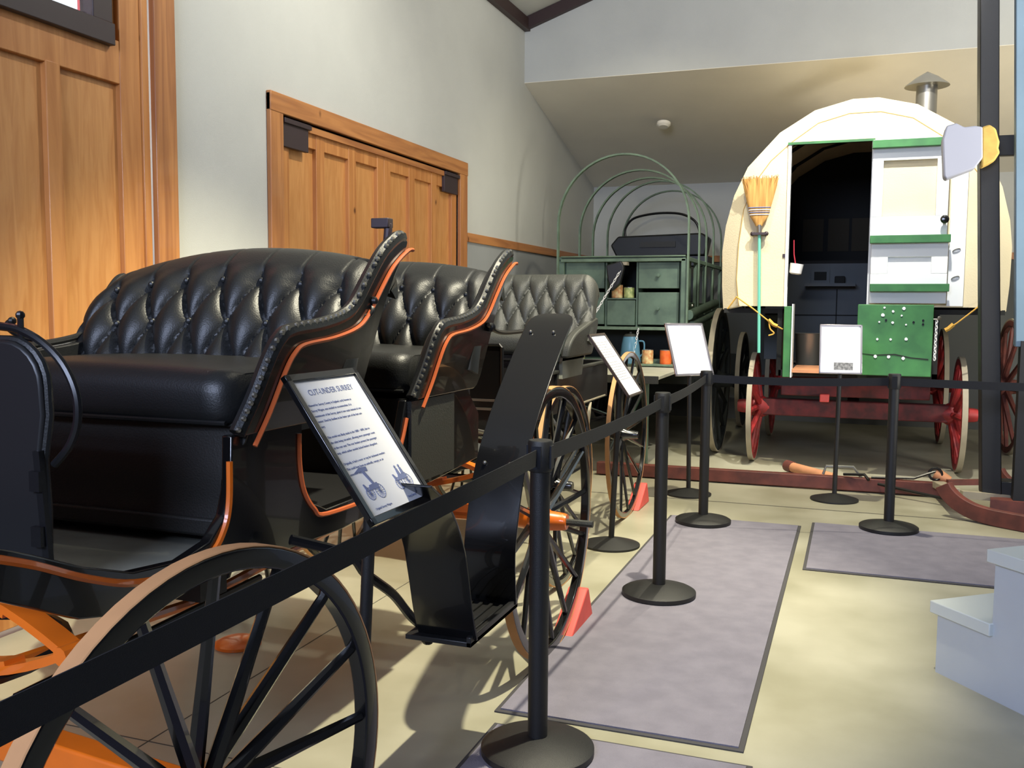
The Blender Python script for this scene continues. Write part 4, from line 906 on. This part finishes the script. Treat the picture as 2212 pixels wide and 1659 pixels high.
# ================================================================ SIGNS ON STANDS
def textmesh(body, size, parent, m, loc, align='LEFT', sx=1.0, name='lettering'):
    c = bpy.data.curves.new('t', 'FONT'); c.body = body; c.size = size; c.align_x = align; c.space_line = 1.0; c.extrude = .0002; c.resolution_u = 2
    o = bpy.data.objects.new('t', c); COL.objects.link(o); dg = bpy.context.evaluated_depsgraph_get()
    me = bpy.data.meshes.new_from_object(o.evaluated_get(dg)); bpy.data.objects.remove(o)
    r = bpy.data.objects.new(name, me); COL.objects.link(r); me.materials.clear(); me.materials.append(M[m]); r.parent = parent
    r.location = loc; r.rotation_euler = (PI/2, 0, 0); r.scale = (sx, 1, 1); return r
def sign(base, cen, yw, tilt, wd, ht, fm, label, bw=.018, content=None):
    t = thing('sign_stand', label, 'sign', (base[0], base[1], base[2] if len(base) > 2 else 0), 0, 'framed signs on black stands')
    W = wloc(t); z0 = W.z
    MB().lathe([(.165, 0), (.17, .003), (.17, .012), (.12, .026), (.04, .045), (.02, .05), (.001, .05)], tuple(W), (0, 0, 1), 44).build('base', 'blackplastic', t)
    Rm = Matrix.Rotation(yw, 4, 'Z') @ Matrix.Rotation(tilt, 4, 'X')
    C_ = Vector(cen); nrm = (Rm @ Vector((0, -1, 0)))
    top = C_-nrm*.02-(Rm @ Vector((0, 0, 1)))*ht*.18
    MB().tube([W+Vector((0, 0, .03)), W.lerp(top, .5)*1.0, top], [.017, .0165, .016], 14).build('pole', 'blackplastic', t)
    hold = bpy.data.meshes.new('x')
    fr_ = MB().box(-wd/2, wd/2, -.008, .008, -ht/2, -ht/2+bw).box(-wd/2, wd/2, -.008, .008, ht/2-bw, ht/2).box(-wd/2, -wd/2+bw, -.008, .008, -ht/2, ht/2).box(wd/2-bw, wd/2, -.008, .008, -ht/2, ht/2).box(-wd/2+.004, wd/2-.004, .003, .007, -ht/2+.004, ht/2-.004)
    f_ = fr_.build('frame', fm, t, world=False, bevel=.002); f_.location = C_-W; f_.rotation_euler = Rm.to_euler()
    bpy.data.meshes.remove(hold)
    MB().box(-wd/2+bw*.9, wd/2-bw*.9, -.001, .002, -ht/2+bw*.9, ht/2-bw*.9).build('paper', 'paper', f_, world=False)
    MB().box(-.04, .04, .008, .016, -ht*.3, 0).build('mount_plate', 'blackplastic', f_, world=False)
    if content: content(f_, wd, ht, bw)
    return f_
def lines(f_, wd, ht, bw, L, size, x0, z0, dz, m='ink', sx=1.0):
    for i, s_ in enumerate(L):
        if s_: textmesh(s_, size, f_, m, (x0, -.0016, z0-dz*i), 'LEFT', sx)
def contentA(f_, wd, ht, bw):
    textmesh('CUT-UNDER SURREY', .0235, f_, 'ink', (0, -.0016, ht/2-bw-.042), 'CENTER', .95, 'title')
    L = ['Named for Surrey County in England, early known as', 'Surrey Wagon, was needed to accommodate. It is', 'reminiscent of the Surrey, given it two seats instead of one',
         'seater. Used by families in the latter part of the last cen-', 'tury.', '', 'This model was likely made in the 1880 - 1890, due to', 'the sides being cut-under, allowing more passenger room',
         'in the rear seat. The rear fenders protect the passenger', 'step, which earlier models lacked fenders altogether.', '', 'Originally, it had a cover or top for inclement weather.', 'This could have been an umbrella, canopy, or an', 'extension top.']
    lines(f_, wd, ht, bw, L, .0092, -wd/2+.032, ht/2-.092, .0152)
    for cx, cap in ((-.075, 'Original Surrey Wagon'), (.075, 'Fancy Surrey')):
        g = MB(); z = -ht/2+.075
        for dx, r in ((-.022, .017), (.024, .020)):
            for a in range(8):
                q = PI*a/8; g.beam((cx+dx-r*cos(q), -.0016, z-r*sin(q)), (cx+dx+r*cos(q), -.0016, z+r*sin(q)), .0006, .0006, (0, 1, 0))
            g.tube([Vector((cx+dx+r*cos(q), -.0016, z+r*sin(q))) for q in [2*PI*k/20 for k in range(20)]], .0007, 4, closed=True)
        g.prism([(cx-.02, z+.008), (cx+.03, z+.008), (cx+.028, z+.024), (cx-.01, z+.022)], -.0022, -.001, 'y')
        g.prism([(cx-.032, z+.008), (cx-.018, z+.008), (cx-.030, z+.028), (cx-.035, z+.028)], -.0022, -.001, 'y')
        if cx < 0: g.prism([(cx-.04, z+.062), (cx-.01, z+.072), (cx+.022, z+.070), (cx+.02, z+.058), (cx+.005, z+.060), (cx+.018, z+.022), (cx+.008, z+.022), (cx-.008, z+.060)], -.0022, -.001, 'y')
        else:
            for dx in (-.002, .018): g.sphere((cx+dx, -.0016, z+.046), .0045, 8, 5, (1, .2, 1)); g.prism([(cx+dx-.007, z+.022), (cx+dx+.007, z+.022), (cx+dx+.004, z+.041), (cx+dx-.004, z+.041)], -.0022, -.001, 'y')
        g.build('carriage_drawing', 'ink', f_, world=False)
        textmesh(cap, .0085, f_, 'ink', (cx, -.0016, -ht/2+.032), 'CENTER')
def contentB(f_, wd, ht, bw):
    g = MB(); z = ht/2-.06
    for i in range(16):
        if i in (7,): z -= .02; continue
        g.box(-wd/2+.04, wd/2-.04-(.03*(i % 3)), -.0015, -.0008, z, z+.0035); z -= .0165
    g.build('lettering', 'greyink', f_, world=False)
def contentD(f_, wd, ht, bw):
    MB().box(-.045, .085, -.0015, -.0008, -ht/2+.03, -ht/2+.085).build('printed_photo', 'greyink', f_, world=False)
R = math.radians
sign((-1.205, 2.12), (-1.168, 2.095, 1.063), R(89.3), R(-35.3), .335, .422, 'black', 'near framed sign with blue printed text about the surrey, tilted on a black stand', .020, contentA)
sign((-1.316, 5.34), (-1.29, 5.28, 1.076), R(89.3), R(-35), .335, .422, 'darkwood', 'dark framed sign seen edge-on beside the buggy rear wheel', .014, contentB)
sign((-1.143, 7.035), (-1.155, 6.99, 1.096), R(43), R(-24), .33, .415, 'silver', 'silver framed white sign turned sideways in front of the green wagon', .016)
sign((-.106, 7.235), (-.098, 7.22, 1.111), R(4), R(-18), .294, .37, 'silver', 'silver framed white sign with a small grey picture in front of the white wagon', .012, contentD)
